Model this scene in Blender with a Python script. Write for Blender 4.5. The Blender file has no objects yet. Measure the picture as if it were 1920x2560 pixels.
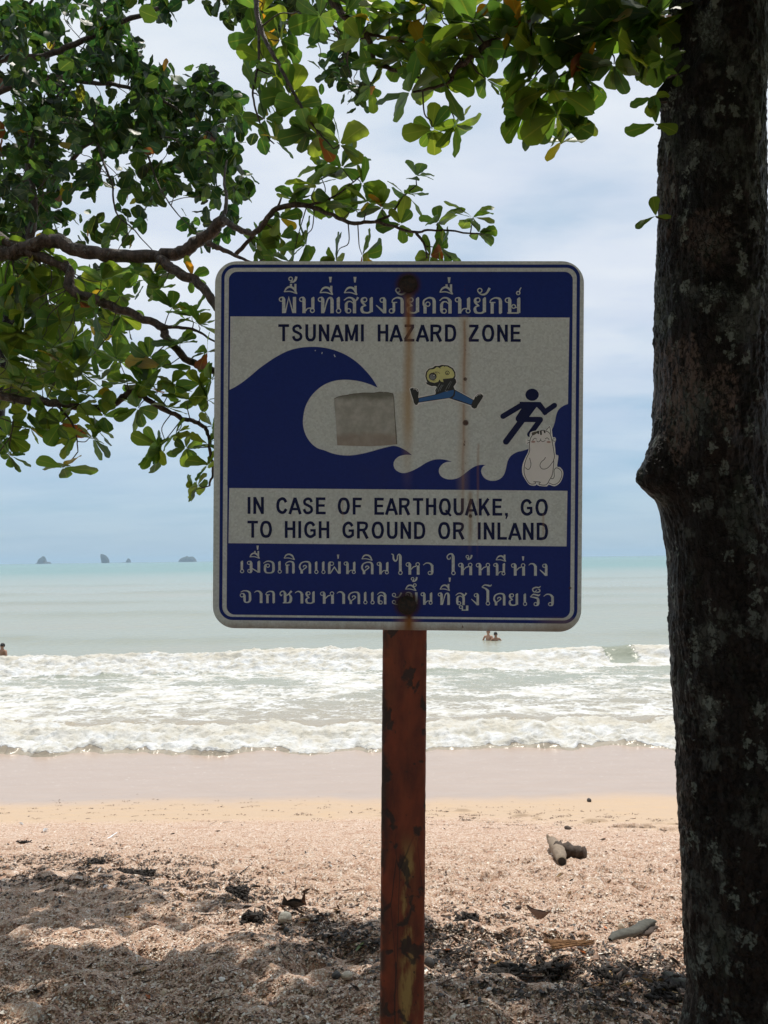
import bpy, bmesh, math, random
import numpy as np
from mathutils import Vector, Matrix, Euler
from mathutils.geometry import tessellate_polygon

random.seed(7)
RNG = np.random.default_rng(11)
SC = bpy.context.scene
COL = SC.collection

# ------------------------------------------------------------------ camera
FPX = 1923.0                                   # focal length in pixels of the 1920 x 2560 photograph
PITCH = math.atan(116.7 / FPX)
ROLL = 0.0128
EYE = np.array([0.0, 0.0, 1.6])
CF = np.array([0.0, math.cos(PITCH), math.sin(PITCH)])
_r0 = np.array([1.0, 0.0, 0.0]); _u0 = np.array([0.0, -math.sin(PITCH), math.cos(PITCH)])
CR = _r0 * math.cos(ROLL) - _u0 * math.sin(ROLL)
CU = _u0 * math.cos(ROLL) + _r0 * math.sin(ROLL)
cam_d = bpy.data.cameras.new("camera")
cam = bpy.data.objects.new("camera", cam_d); COL.objects.link(cam)
cam_d.sensor_fit = 'VERTICAL'; cam_d.sensor_height = 36.0; cam_d.lens = 36.0 * FPX / 2560.0
cam_d.clip_start = 0.05; cam_d.clip_end = 60000
cam.matrix_world = Matrix(((CR[0], CU[0], -CF[0], EYE[0]), (CR[1], CU[1], -CF[1], EYE[1]),
                           (CR[2], CU[2], -CF[2], EYE[2]), (0, 0, 0, 1)))
SC.camera = cam

# ------------------------------------------------------------------ sky, sun, exposure
SUN_EL, SUN_AZ = math.radians(72), math.radians(8)      # azimuth from +Y (out to sea) towards +X
SUN_STRENGTH = 4.9
SKY_STRENGTH = 0.115
world = bpy.data.worlds.new("World"); SC.world = world; world.use_nodes = True
SC.view_settings.view_transform = 'Standard'; SC.view_settings.look = 'None'
SC.view_settings.exposure = -0.22; SC.view_settings.gamma = 1.0
SC.view_settings.use_curve_mapping = False
sd = bpy.data.lights.new("sun", 'SUN'); sd.energy = SUN_STRENGTH; sd.angle = math.radians(0.55); sd.color = (1.0, 0.935, 0.84)
sun = bpy.data.objects.new("sun", sd); COL.objects.link(sun)
SDIR = np.array([math.sin(SUN_AZ) * math.cos(SUN_EL), math.cos(SUN_AZ) * math.cos(SUN_EL), math.sin(SUN_EL)])
sun.rotation_euler = Vector(SDIR).to_track_quat('Z', 'Y').to_euler(); sun.location = (2, 8, 20)


class NT:
    """small helper round a node tree"""
    def __init__(self, tree):
        self.t = tree; tree.nodes.clear()
    def n(self, typ, props=None, **inp):
        nd = self.t.nodes.new(typ)
        for k, v in (props or {}).items(): setattr(nd, k, v)
        for k, v in inp.items():
            key = int(k[1:]) if k[0] == '_' and k[1:].isdigit() else k.replace('_', ' ')
            self.set(nd.inputs[key], v)
        return nd
    def set(self, sock, v):
        if isinstance(v, bpy.types.NodeSocket): self.t.links.new(v, sock)
        elif isinstance(v, bpy.types.Node): self.t.links.new(v.outputs[0], sock)
        else:
            if sock.type == 'RGBA' and hasattr(v, '__len__') and len(v) == 3: v = (*v, 1)
            sock.default_value = v
    def math(self, op, a, b=0.0, c=0.0, clamp=False):
        return self.n('ShaderNodeMath', {'operation': op, 'use_clamp': clamp}, _0=a, _1=b, _2=c).outputs[0]
    def mix(self, f, a, b, mode='MIX'):
        return self.n('ShaderNodeMixRGB', {'blend_type': mode}, Fac=f, Color1=a, Color2=b).outputs[0]
    def ramp(self, f, stops, interp='LINEAR'):
        nd = self.n('ShaderNodeValToRGB', None, Fac=f); cr = nd.color_ramp; cr.interpolation = interp
        while len(cr.elements) < len(stops): cr.elements.new(0.5)
        for e, (p, c) in zip(cr.elements, stops):
            e.position = p; e.color = (c, c, c, 1) if not hasattr(c, '__len__') else (*c[:3], 1)
        return nd.outputs[0]
    def smooth(self, v, a, b):
        nd = self.n('ShaderNodeMapRange', {'interpolation_type': 'SMOOTHSTEP'}, Value=v, From_Min=a, From_Max=b, To_Min=0.0, To_Max=1.0)
        return nd.outputs[0]
    def noise(self, vec, scale, detail=4.0, rough=0.55, dist=0.0):
        return self.n('ShaderNodeTexNoise', None, Vector=vec, Scale=scale, Detail=detail, Roughness=rough, Distortion=dist).outputs[0]
    def map(self, vec, scale=(1, 1, 1), loc=(0, 0, 0)):
        return self.n('ShaderNodeMapping', None, Vector=vec, Scale=scale, Location=loc).outputs[0]


w = NT(world.node_tree)
tc = w.n('ShaderNodeTexCoord')
sky = w.n('ShaderNodeTexSky', {'sky_type': 'NISHITA', 'sun_disc': False, 'sun_elevation': SUN_EL, 'sun_rotation': SUN_AZ,
                               'altitude': 0.0, 'air_density': 1.0, 'dust_density': 1.2, 'ozone_density': 1.2})
sep = w.n('ShaderNodeSeparateXYZ', None, Vector=tc.outputs['Generated'])
den = w.math('ADD', w.math('MAXIMUM', sep.outputs[2], 0.0), 0.16)
cv = w.n('ShaderNodeCombineXYZ', None, X=w.math('DIVIDE', sep.outputs[0], den), Y=w.math('DIVIDE', sep.outputs[1], den), Z=0.0)
n1 = w.noise(w.map(cv, (0.75, 1.15, 1), (0.3, 0.1, 0)), 1.5, 7.0, 0.5, 0.25)
n2 = w.noise(w.map(cv, (0.7, 1.3, 1), (3.1, 1.7, 0)), 3.3, 6.0, 0.55, 0.2)
cl = w.math('ADD', w.math('MULTIPLY', n1, 0.72), w.math('MULTIPLY', n2, 0.28))
cl = w.smooth(cl, 0.22, 0.54)
hi = w.smooth(sep.outputs[2], 0.02, 0.34)
mask = w.math('MULTIPLY', cl, w.math('MULTIPLY_ADD', hi, 0.72, 0.20))
shade = w.noise(w.map(cv, (0.6, 1.2, 1), (7, 2, 0)), 2.2, 5.0, 0.5)
ccol = w.mix(w.smooth(shade, 0.3, 0.7), (6.9, 7.6, 8.9), (8.8, 9.2, 9.7))
base = w.mix(0.70, sky.outputs[0], (3.5, 5.7, 7.7))
w_out = w.n('ShaderNodeOutputWorld', None, Surface=w.n('ShaderNodeBackground', None, Color=w.mix(mask, base, ccol), Strength=SKY_STRENGTH))


# ------------------------------------------------------------------ helpers
def W(px, py, depth):
    """world point seen at pixel (px, py) of the photograph at distance depth along +Y"""
    d = CR * ((px - 960) / FPX) + CU * ((1280 - py) / FPX) + CF
    return EYE + d * (depth / d[1])

def PX(P):
    d = np.asarray(P) - EYE; z = np.maximum(d @ CF, 1e-4)
    return 960 + FPX * (d @ CR) / z, 1280 - FPX * (d @ CU) / z, d @ CF

def _hash2(ix, iy, s):
    h = (ix.astype(np.int64) * 374761393 + iy.astype(np.int64) * 668265263 + s * 974634777) & 0xffffffff
    h = ((h ^ (h >> 13)) * 1274126177) & 0xffffffff
    return (h ^ (h >> 16)) & 0xffffffff

def perlin(x, y, s=0):
    x = np.asarray(x, float); y = np.asarray(y, float)
    ix = np.floor(x); iy = np.floor(y); fx = x - ix; fy = y - iy
    u = fx * fx * fx * (fx * (fx * 6 - 15) + 10); v = fy * fy * fy * (fy * (fy * 6 - 15) + 10)
    def g(ox, oy):
        a = _hash2(ix + ox, iy + oy, s) * (2 * math.pi / 4294967296.0)
        return np.cos(a) * (fx - ox) + np.sin(a) * (fy - oy)
    a = g(0, 0); b = g(1, 0); c = g(0, 1); d = g(1, 1)
    return 1.5 * ((a + (b - a) * u) + ((c + (d - c) * u) - (a + (b - a) * u)) * v)

def fbm(x, y, o=4, s=0, gain=0.5, billow=False):
    r = 0.0; a = 1.0; f = 1.0; t = 0.0
    for k in range(o):
        p = perlin(x * f, y * f, s + k * 17)
        r = r + a * (np.abs(p) * 2 - 0.6 if billow else p); t += a; a *= gain; f *= 2.03
    return r / t

def sstep(a, b, v):
    t = np.clip((v - a) / (b - a), 0, 1); return t * t * (3 - 2 * t)

def mesh_np(name, V, Q, smooth=True, mats=(), attrs=None, midx=None):
    me = bpy.data.meshes.new(name)
    V = np.asarray(V, np.float32); Q = np.asarray(Q, np.int32); k = Q.shape[1]
    me.vertices.add(len(V)); me.vertices.foreach_set('co', V.ravel())
    me.loops.add(Q.size); me.loops.foreach_set('vertex_index', Q.ravel())
    me.polygons.add(len(Q)); me.polygons.foreach_set('loop_start', np.arange(0, Q.size, k, dtype=np.int32))
    for m in mats: me.materials.append(m)
    if midx is not None: me.polygons.foreach_set('material_index', np.asarray(midx, np.int32))
    me.polygons.foreach_set('use_smooth', np.full(len(Q), smooth))
    me.update(calc_edges=True)
    for an, (typ, arr) in (attrs or {}).items():
        at = me.attributes.new(an, typ, 'POINT')
        at.data.foreach_set('color' if 'COLOR' in typ else 'value', np.asarray(arr, np.float32).ravel())
    return me

def grid_faces(nr, nc, wrap=False):
    r = np.arange(nr - 1)[:, None]; c = np.arange(nc if wrap else nc - 1)[None, :]
    c2 = (c + 1) % nc
    return np.stack([r * nc + c, r * nc + c2, (r + 1) * nc + c2, (r + 1) * nc + c], -1).reshape(-1, 4)

def add(name, me, parent=None, **props):
    o = bpy.data.objects.new(name, me); COL.objects.link(o)
    if parent is not None: o.parent = parent
    for k, v in props.items():
        if v: o[k] = v
    return o

def thing(name, label, cat, loc=(0, 0, 0), group=None):
    o = bpy.data.objects.new(name, None); COL.objects.link(o); o.location = loc; o.empty_display_size = 0.1
    o['label'] = label; o['category'] = cat
    if group: o['group'] = group
    return o

def tube(pts, rad, sides=8, jit=0.0, cap=True):
    """(verts, quads) of a tapered tube along a polyline"""
    P = np.asarray(pts, float); n = len(P); R = np.broadcast_to(np.asarray(rad, float), (n,))
    T = np.gradient(P, axis=0); T /= np.linalg.norm(T, axis=1)[:, None] + 1e-9
    up = np.array([0.0, 0.0, 1.0]) if abs(T[0][2]) < 0.9 else np.array([0.0, 1.0, 0.0])
    V = np.zeros((n, sides, 3)); A = np.arange(sides) * 2 * math.pi / sides
    for i in range(n):
        a = np.cross(T[i], up); a /= np.linalg.norm(a) + 1e-9; b = np.cross(a, T[i]); up = b
        rr = R[i] * (1 + jit * RNG.standard_normal(sides))
        V[i] = P[i] + (np.cos(A) * rr)[:, None] * a + (np.sin(A) * rr)[:, None] * b
    V = V.reshape(-1, 3); Q = grid_faces(n, sides, True)
    if cap:
        V = np.vstack([V, P[:1], P[-1:]]); c0, c1 = n * sides, n * sides + 1
        k = np.arange(sides); k2 = (k + 1) % sides
        Q = np.vstack([Q, np.stack([k2, k, np.full(sides, c0), np.full(sides, c0)], -1)[:, [0, 1, 2, 2]],
                       np.stack([k + (n - 1) * sides, k2 + (n - 1) * sides, np.full(sides, c1), np.full(sides, c1)], -1)])
    return V, Q

def tube_faces_fix(Q):
    return Q

def join(parts):
    V = []; Q = []; o = 0
    for v, q in parts:
        V.append(v); Q.append(q + o); o += len(v)
    return np.vstack(V), np.vstack(Q)

def mesh_tri_ok(name, V, Q, **kw):
    """mesh from quads where the last index may repeat (cap triangles)"""
    tri = Q[:, 2] == Q[:, 3]
    me = bpy.data.meshes.new(name)
    Qq, Qt = Q[~tri], Q[tri][:, :3]
    V = np.asarray(V, np.float32)
    me.vertices.add(len(V)); me.vertices.foreach_set('co', V.ravel())
    li = np.concatenate([Qq.ravel(), Qt.ravel()]).astype(np.int32)
    me.loops.add(len(li)); me.loops.foreach_set('vertex_index', li)
    me.polygons.add(len(Qq) + len(Qt))
    st = np.concatenate([np.arange(len(Qq)) * 4, len(Qq) * 4 + np.arange(len(Qt)) * 3]).astype(np.int32)
    me.polygons.foreach_set('loop_start', st)
    for m in kw.get('mats', ()): me.materials.append(m)
    me.polygons.foreach_set('use_smooth', np.full(len(Qq) + len(Qt), kw.get('smooth', True)))
    me.update(calc_edges=True)
    return me

def catmull(pts, per=8, closed=False):
    P = np.asarray(pts, float); n = len(P)
    if n < 3 and not closed: return np.array([P[0] + (P[-1] - P[0]) * t for t in np.linspace(0, 1, per + 1)])
    out = []
    rng = range(n) if closed else range(n - 1)
    for i in rng:
        p1, p2 = P[i % n], P[(i + 1) % n]
        p0 = P[(i - 1) % n] if closed or i > 0 else 2 * p1 - p2
        p3 = P[(i + 2) % n] if closed or i + 2 < n else 2 * p2 - p1
        for t in np.arange(per) / per:
            out.append(0.5 * ((2 * p1) + (p2 - p0) * t + (2 * p0 - 5 * p1 + 4 * p2 - p3) * t * t + (3 * p1 - p0 - 3 * p2 + p3) * t ** 3))
    if not closed: out.append(P[-1])
    return np.array(out)

def mat(name):
    m = bpy.data.materials.new(name); m.use_nodes = True
    return m, NT(m.node_tree)

def finish(nt, bsdf, disp=None):
    nt.n('ShaderNodeOutputMaterial', None, Surface=bsdf)

def bump(nt, h, dist, strength=1.0, normal=None):
    nd = nt.n('ShaderNodeBump', None, Height=h, Distance=dist, Strength=strength)
    if normal is not None: nt.set(nd.inputs['Normal'], normal)
    return nd.outputs[0]

def simple_mat(name, col, rough=0.7, var=0.25, scale=30.0, bmp=0.0):
    m, t = mat(name)
    g = t.n('ShaderNodeNewGeometry').outputs['Position']
    n = t.noise(g, scale, 4, 0.6)
    c = t.mix(t.ramp(n, [(0.25, 0), (0.75, 1)]), tuple(x * (1 - var) for x in col), tuple(min(1, x * (1 + var)) for x in col))
    b = t.n('ShaderNodeBsdfPrincipled', None, Base_Color=c, Roughness=rough)
    if bmp: t.set(b.inputs['Normal'], bump(t, t.noise(g, scale * 1.5, 5, 0.65), bmp))
    finish(t, b); return m


# ------------------------------------------------------------------ beach profile
SEA = -2.2
_py = np.array([-60, -20, 0.0, 2.64, 4.0, 6.0, 8.0, 10.5, 12.0, 15.0, 40.0, 120.0])
_pz = np.array([2.0, 0.5, 0.06, 0.0, -0.29, -0.78, -1.29, -1.885, -2.075, -2.17, -3.6, -6.0])
def beach_z(y):
    y = np.asarray(y, float)
    return (np.interp(y, _py, _pz) + np.interp(y - 0.35, _py, _pz) + np.interp(y + 0.35, _py, _pz)) / 3

def shell_edge(x):                              # where the shell grit gives way to clean sand
    return 10.5 - 0.16 * np.minimum(np.maximum(x, 0), 6) ** 2 + 0.25 * fbm(x * 0.5, 0 * x, 3, 5)

def lumps(x, y):
    """foot-churned hummocks, strongest on the near beach"""
    a = sstep(9.5, 6.0, y) * 0.75 + 0.25
    e = sstep(shell_edge(x) + 0.6, shell_edge(x) - 0.8, y)
    h = 0.085 * fbm(x * 1.5 + 3, y * 1.5, 3, 21) + 0.060 * fbm(x * 3.6, y * 3.6 + 9, 3, 22, 0.5, True)
    h = h + 0.012 * fbm(x * 11, y * 11, 3, 23)
    pits = -0.075 * sstep(0.28, 0.60, fbm(x * 2.1 + 40, y * 2.1, 2, 29))
    strip = 0.055 * sstep(0.16, 0.42, fbm(x * 1.6 + 7, y * 4.0, 3, 31)) * sstep(0.95, 0.1, np.abs(y - shell_edge(x) - 0.25)) * sstep(-1.0, 1.0, x)
    return (h + pits) * a * e + strip + 0.006 * fbm(x * 2, y * 5, 3, 33) * (1 - e)

def ground_z(x, y):
    x = np.asarray(x, float); y = np.asarray(y, float)
    fade = sstep(1.2, 2.0, y) * sstep(13.5, 11.8, y)
    return beach_z(y) + lumps(x, y) * fade

def G(px, py):
    """ground point under a pixel of the photograph"""
    d = CR * ((px - 960) / FPX) + CU * ((1280 - py) / FPX) + CF
    lo, hi = 1.5, 40.0
    for _ in range(26):
        m = 0.5 * (lo + hi); P = EYE + d * (m / d[1])
        if P[2] > ground_z(P[0], P[1]): lo = m
        else: hi = m
    return EYE + d * (hi / d[1])

def axis(dense0, dense1, step, lo, hi, grow=1.12):
    a = list(np.arange(dense0, dense1 + step * 0.5, step)); s = step
    while a[-1] < hi: s *= grow; a.append(a[-1] + s)
    s = step; b = []; v = dense0
    while v > lo: s *= grow; v -= s; b.append(v)
    return np.array(b[::-1] + a)

# ---- beach material
def beach_material():
    m, t = mat("shell_beach")
    P = t.n('ShaderNodeNewGeometry').outputs['Position']
    sp = t.n('ShaderNodeSeparateXYZ', None, Vector=P)
    sh = t.n('ShaderNodeAttribute', {'attribute_name': 'shell'}).outputs['Fac']
    wet = t.n('ShaderNodeAttribute', {'attribute_name': 'wet'}).outputs['Fac']
    flat = t.map(P, (1, 1, 0.3))
    # shell grit: three sizes of chips
    v1 = t.n('ShaderNodeTexVoronoi', {'feature': 'F1'}, Vector=flat, Scale=125.0, Randomness=1.0)
    v2 = t.n('ShaderNodeTexVoronoi', {'feature': 'F1'}, Vector=t.map(flat, (1, 1, 1), (3, 5, 1)), Scale=260.0)
    v3 = t.n('ShaderNodeTexVoronoi', {'feature': 'F1'}, Vector=t.map(flat, (1, 0.7, 1), (9, 2, 1)), Scale=62.0)
    pal = [(0.0, (0.51, 0.35, 0.255)), (0.2, (0.63, 0.50, 0.385)), (0.38, (0.41, 0.25, 0.165)), (0.55, (0.73, 0.63, 0.54)), (0.66, (0.55, 0.38, 0.29)),
           (0.8, (0.40, 0.22, 0.14)), (0.88, (0.86, 0.81, 0.75)), (0.96, (0.26, 0.17, 0.12))]
    r1 = t.n('ShaderNodeSeparateColor', None, Color=v1.outputs['Color']).outputs[0]
    r2 = t.n('ShaderNodeSeparateColor', None, Color=v2.outputs['Color']).outputs[1]
    r3 = t.n('ShaderNodeSeparateColor', None, Color=v3.outputs['Color']).outputs[2]
    c = t.mix(0.5, t.ramp(r1, pal, 'CONSTANT'), t.ramp(r2, pal, 'CONSTANT'))
    c = t.mix(t.math('MULTIPLY', t.ramp(r3, [(0.78, 0), (0.8, 1)]), 0.55), c, t.ramp(r3, [(0.8, (0.36, 0.19, 0.12)), (0.88, (0.22, 0.14, 0.10)), (0.94, (0.85, 0.79, 0.72))], 'CONSTANT'))
    tone = t.noise(t.map(P, (1, 1.6, 1)), 2.2, 5, 0.6)
    c = t.mix(t.math('MULTIPLY', t.smooth(tone, 0.52, 0.75), 0.5), c, (0.40, 0.235, 0.16))
    tone2 = t.noise(t.map(P, (1, 2.2, 1), (5, 5, 0)), 9.0, 4, 0.65)
    c = t.mix(t.math('MULTIPLY', t.smooth(tone2, 0.54, 0.68), 0.75), c, (0.36, 0.205, 0.14))
    # clean sand
    sn = t.noise(P, 260.0, 3, 0.7); sn2 = t.noise(t.map(P, (1, 3, 1)), 3.0, 4, 0.55)
    sand = t.mix(sn, (0.40, 0.30, 0.215), (0.52, 0.40, 0.295))
    sand = t.mix(t.math('MULTIPLY', t.smooth(sn2, 0.45, 0.7), 0.4), sand, (0.50, 0.36, 0.23))
    wsand = t.mix(t.noise(t.map(P, (0.6, 2.5, 1)), 2.0, 4, 0.5), (0.36, 0.275, 0.22), (0.42, 0.335, 0.28))
    bits = t.math('MULTIPLY', t.smooth(t.noise(t.map(P, (1, 1.4, 1), (2, 8, 0)), 34.0, 2, 0.5), 0.735, 0.76), 0.8)
    sand = t.mix(bits, sand, (0.22, 0.12, 0.07))
    c = t.mix(sh, sand, c)
    c = t.mix(wet, c, wsand)
    # foam flecks left on the wet sand
    fl = t.math('MULTIPLY', t.smooth(t.noise(t.map(P, (1.0, 1.3, 1)), 16.0, 5, 0.72, 0.6), 0.615, 0.69), t.smooth(sp.outputs[1], 12.1, 13.4))
    c = t.mix(t.math('MULTIPLY', fl, 0.75), c, (0.78, 0.76, 0.73))
    rough = t.math('MULTIPLY_ADD', wet, -0.62, 0.9)
    rough = t.math('MULTIPLY_ADD', fl, 0.4, rough, True)
    hgt = t.math('ADD', t.math('MULTIPLY', v1.outputs['Distance'], 0.8), t.math('MULTIPLY', v2.outputs['Distance'], 0.5))
    hgt = t.math('MULTIPLY', hgt, sh)
    hgt = t.math('ADD', hgt, t.math('MULTIPLY', t.math('MULTIPLY', sn, 0.3), t.math('SUBTRACT', 1.0, wet)))
    nb = bump(t, hgt, 0.007, 0.9)
    nb = bump(t, t.math('MULTIPLY', t.noise(t.map(P, (0.5, 1.6, 1)), 2.4, 3, 0.5), wet), 0.02, 0.5, nb)
    b = t.n('ShaderNodeBsdfPrincipled', None, Base_Color=c, Roughness=rough, Normal=nb)
    t.set(b.inputs['Specular IOR Level'], t.math('MULTIPLY_ADD', wet, 0.32, 0.12))
    finish(t, b); return m

def build_beach():
    xs = axis(-5.2, 5.2, 0.0165, -150, 150, 1.10); ys = axis(2.2, 11.6, 0.0165, -60, 60, 1.10)
    X, Y = np.meshgrid(xs, ys)
    Z = ground_z(X, Y)
    e = shell_edge(X)
    shell = sstep(0.32, -0.30, (Y - e) / (1 + 0.8 * np.clip(X, 0, 3)) + 0.34 * fbm(X * 3, Y * 6, 3, 41))
    wet = sstep(11.55, 12.3, Y + 0.40 * fbm(X * 0.35, Y * 0.35, 3, 43) + 0.10 * fbm(X * 3, Y * 3, 2, 47))
    me = mesh_np("beach", np.stack([X, Y, Z], -1).reshape(-1, 3), grid_faces(len(ys), len(xs)), True, [beach_material()],
                 {'shell': ('FLOAT', shell), 'wet': ('FLOAT', wet)})
    add("beach", me, kind='structure')
build_beach()

# ------------------------------------------------------------------ sea
def bore_front(x): return 15.25 + 1.5 * fbm(x * 0.22, 0 * x + 3, 2, 51) + 1.0 * fbm(x * 0.75, 0 * x, 4, 52) + 0.012 * x * x
def crest_line(x): return 28.4 + 0.9 * fbm(x * 0.12, 0 * x + 1, 2, 53) + 0.3 * fbm(x * 0.6, 0 * x, 2, 54) + 0.02 * x
def sea_height(x, y):
    z = np.full_like(x, SEA)
    foam = np.zeros_like(x); murk = np.zeros_like(x)
    # rolling bore at the shore
    y0 = bore_front(x) + 0.20 * fbm(x * 2.6, y * 2.0, 3, 55); d = y - y0
    on = sstep(-0.04, 0.22, d)
    hh = 0.34 * (0.75 + 0.5 * fbm(x * 0.5, 0 * x, 2, 57)) * on * (0.45 * np.exp(-np.maximum(d, 0) / 0.8) + 0.62 * np.exp(-(np.maximum(d - 1.4, 0) / 1.25) ** 2) * sstep(0.2, 1.7, d))
    roll = np.exp(-(np.maximum(d - 1.5, 0) / 1.0) ** 2) * on
    bil = 0.17 * fbm(x * 1.1, y * 1.5 + 0.4, 4, 58, 0.5, True) + 0.035 * fbm(x * 6.0, y * 6.0, 3, 59, 0.55, True)
    z = np.where(d < 0, SEA - 0.35 * sstep(0.0, -0.5, d), z) + hh + bil * roll * 0.95
    foam = np.maximum(foam, roll * sstep(-0.3, -0.1, d))
    lace = sstep(0.8, 2.4, d) * sstep(crest_line(x) - 0.2, crest_line(x) - 2.2, y)
    foam = np.maximum(foam, lace * (0.60 + 0.20 * fbm(x * 0.25, y * 0.35, 3, 60) - 0.10 * sstep(22, 27, y) * sstep(-2, 5, x) - 0.16 * sstep(0.0, 0.7, 1 - np.abs(y - 17.6 + 0.6 * fbm(x * .4, 0 * x, 2, 77)) / 1.2)))
    z = z + lace * (0.035 * fbm(x * 0.9, y * 1.8, 3, 61) + 0.02 * fbm(x * 3.0, y * 4.2, 3, 62))
    # breaker further out
    yc = crest_line(x); H = 0.52 * (0.86 + 0.34 * fbm(x * 0.16, 0 * x + 8, 2, 63)); d2 = y - yc
    prof = np.where(d2 < 0, np.exp(-(d2 / 0.62) ** 2), np.exp(-(d2 / 2.3) ** 2))
    spill = sstep(3.0, -2.5, x + 2.5 * fbm(x * 0.25, 0 * x, 2, 64)) * 0.8 + 0.2
    white = np.exp(-(np.maximum(d2 - 0.15, 0) / 0.25) ** 2) * sstep(-2.6, -1.5, d2)
    holes = sstep(0.16, 0.40, fbm(x * 0.30 + 11, 0 * x, 2, 65)) * sstep(-0.5, 1.5, x)
    bil2 = 0.17 * fbm(x * 0.9, y * 1.8, 4, 66, 0.52, True) + 0.04 * fbm(x * 5.0, y * 5.0, 3, 67, 0.6, True)
    apron = 0.20 * sstep(-2.3, -1.2, d2) * sstep(0.1, -0.7, d2) * spill
    z = z + H * prof + (apron + bil2 * white * (0.45 + 0.55 * spill) * (1 - 0.8 * holes)) 
    front = white * (1 - 0.85 * holes * sstep(-1.6, -0.8, d2)) * (0.72 + 0.28 * spill)
    foam = np.maximum(foam, front)
    murk = np.exp(-((d2 + 0.3) / 0.7) ** 2) * (1 - spill * 0.5)
    # swells and chop behind it
    for yy, a, wd, s in ((38.5, 0.13, 1.7, 71), (57, 0.22, 2.6, 72), (73, 0.12, 3.0, 73), (92, 0.26, 4.0, 74), (128, 0.24, 6, 75)):
        c = yy + yy * 0.09 * fbm(x * 2.2 / yy, 0 * x, 3, s); aa = a * np.clip(0.55 + 1.5 * fbm(x * 3.2 / yy, 0 * x + 5, 3, s + 9), 0.0, 1.4)
        dd = y - c
        pr = np.where(dd < 0, np.exp(-(dd / wd) ** 2), np.exp(-(dd / (wd * 2.2)) ** 2))
        z = z + 1.25 * aa * pr; murk = np.maximum(murk, 1.0 * np.minimum(aa / a, 1.0) * np.exp(-((dd + wd * 0.4) / (wd * 0.9)) ** 2))
    far = sstep(30, 33, y) * sstep(600, 120, y)
    z = z + far * (0.05 * fbm(x * 0.55, y * 0.55, 3, 76) + 0.02 * fbm(x * 2.2, y * 2.2, 2, 78))
    caps = sstep(0.50, 0.62, fbm(x * 0.5, y * 0.22, 4, 79, 0.6)) * sstep(32, 36, y) * sstep(140, 60, y)
    foam = np.maximum(foam, caps * 0.62)
    silt_folds = np.clip(0.75 * roll * sstep(0.5, 1.6, d) * sstep(3.2, 2.0, d) * sstep(-0.35, 0.25, fbm(x * 0.9, y * 1.4, 4, 85)) + 0.85 * sstep(0.05, -0.30, bil) * roll + 0.8 * white * sstep(-1.1, -0.3, d2) * sstep(-0.3, 0.3, fbm(x * 0.7, y * 1.2, 3, 86)) + 0.7 * sstep(0.0, -0.3, bil2) * white, 0, 1)  # tan silt, with the shade of the foam folds put into the colour
    return z, foam, murk, silt_folds

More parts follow.
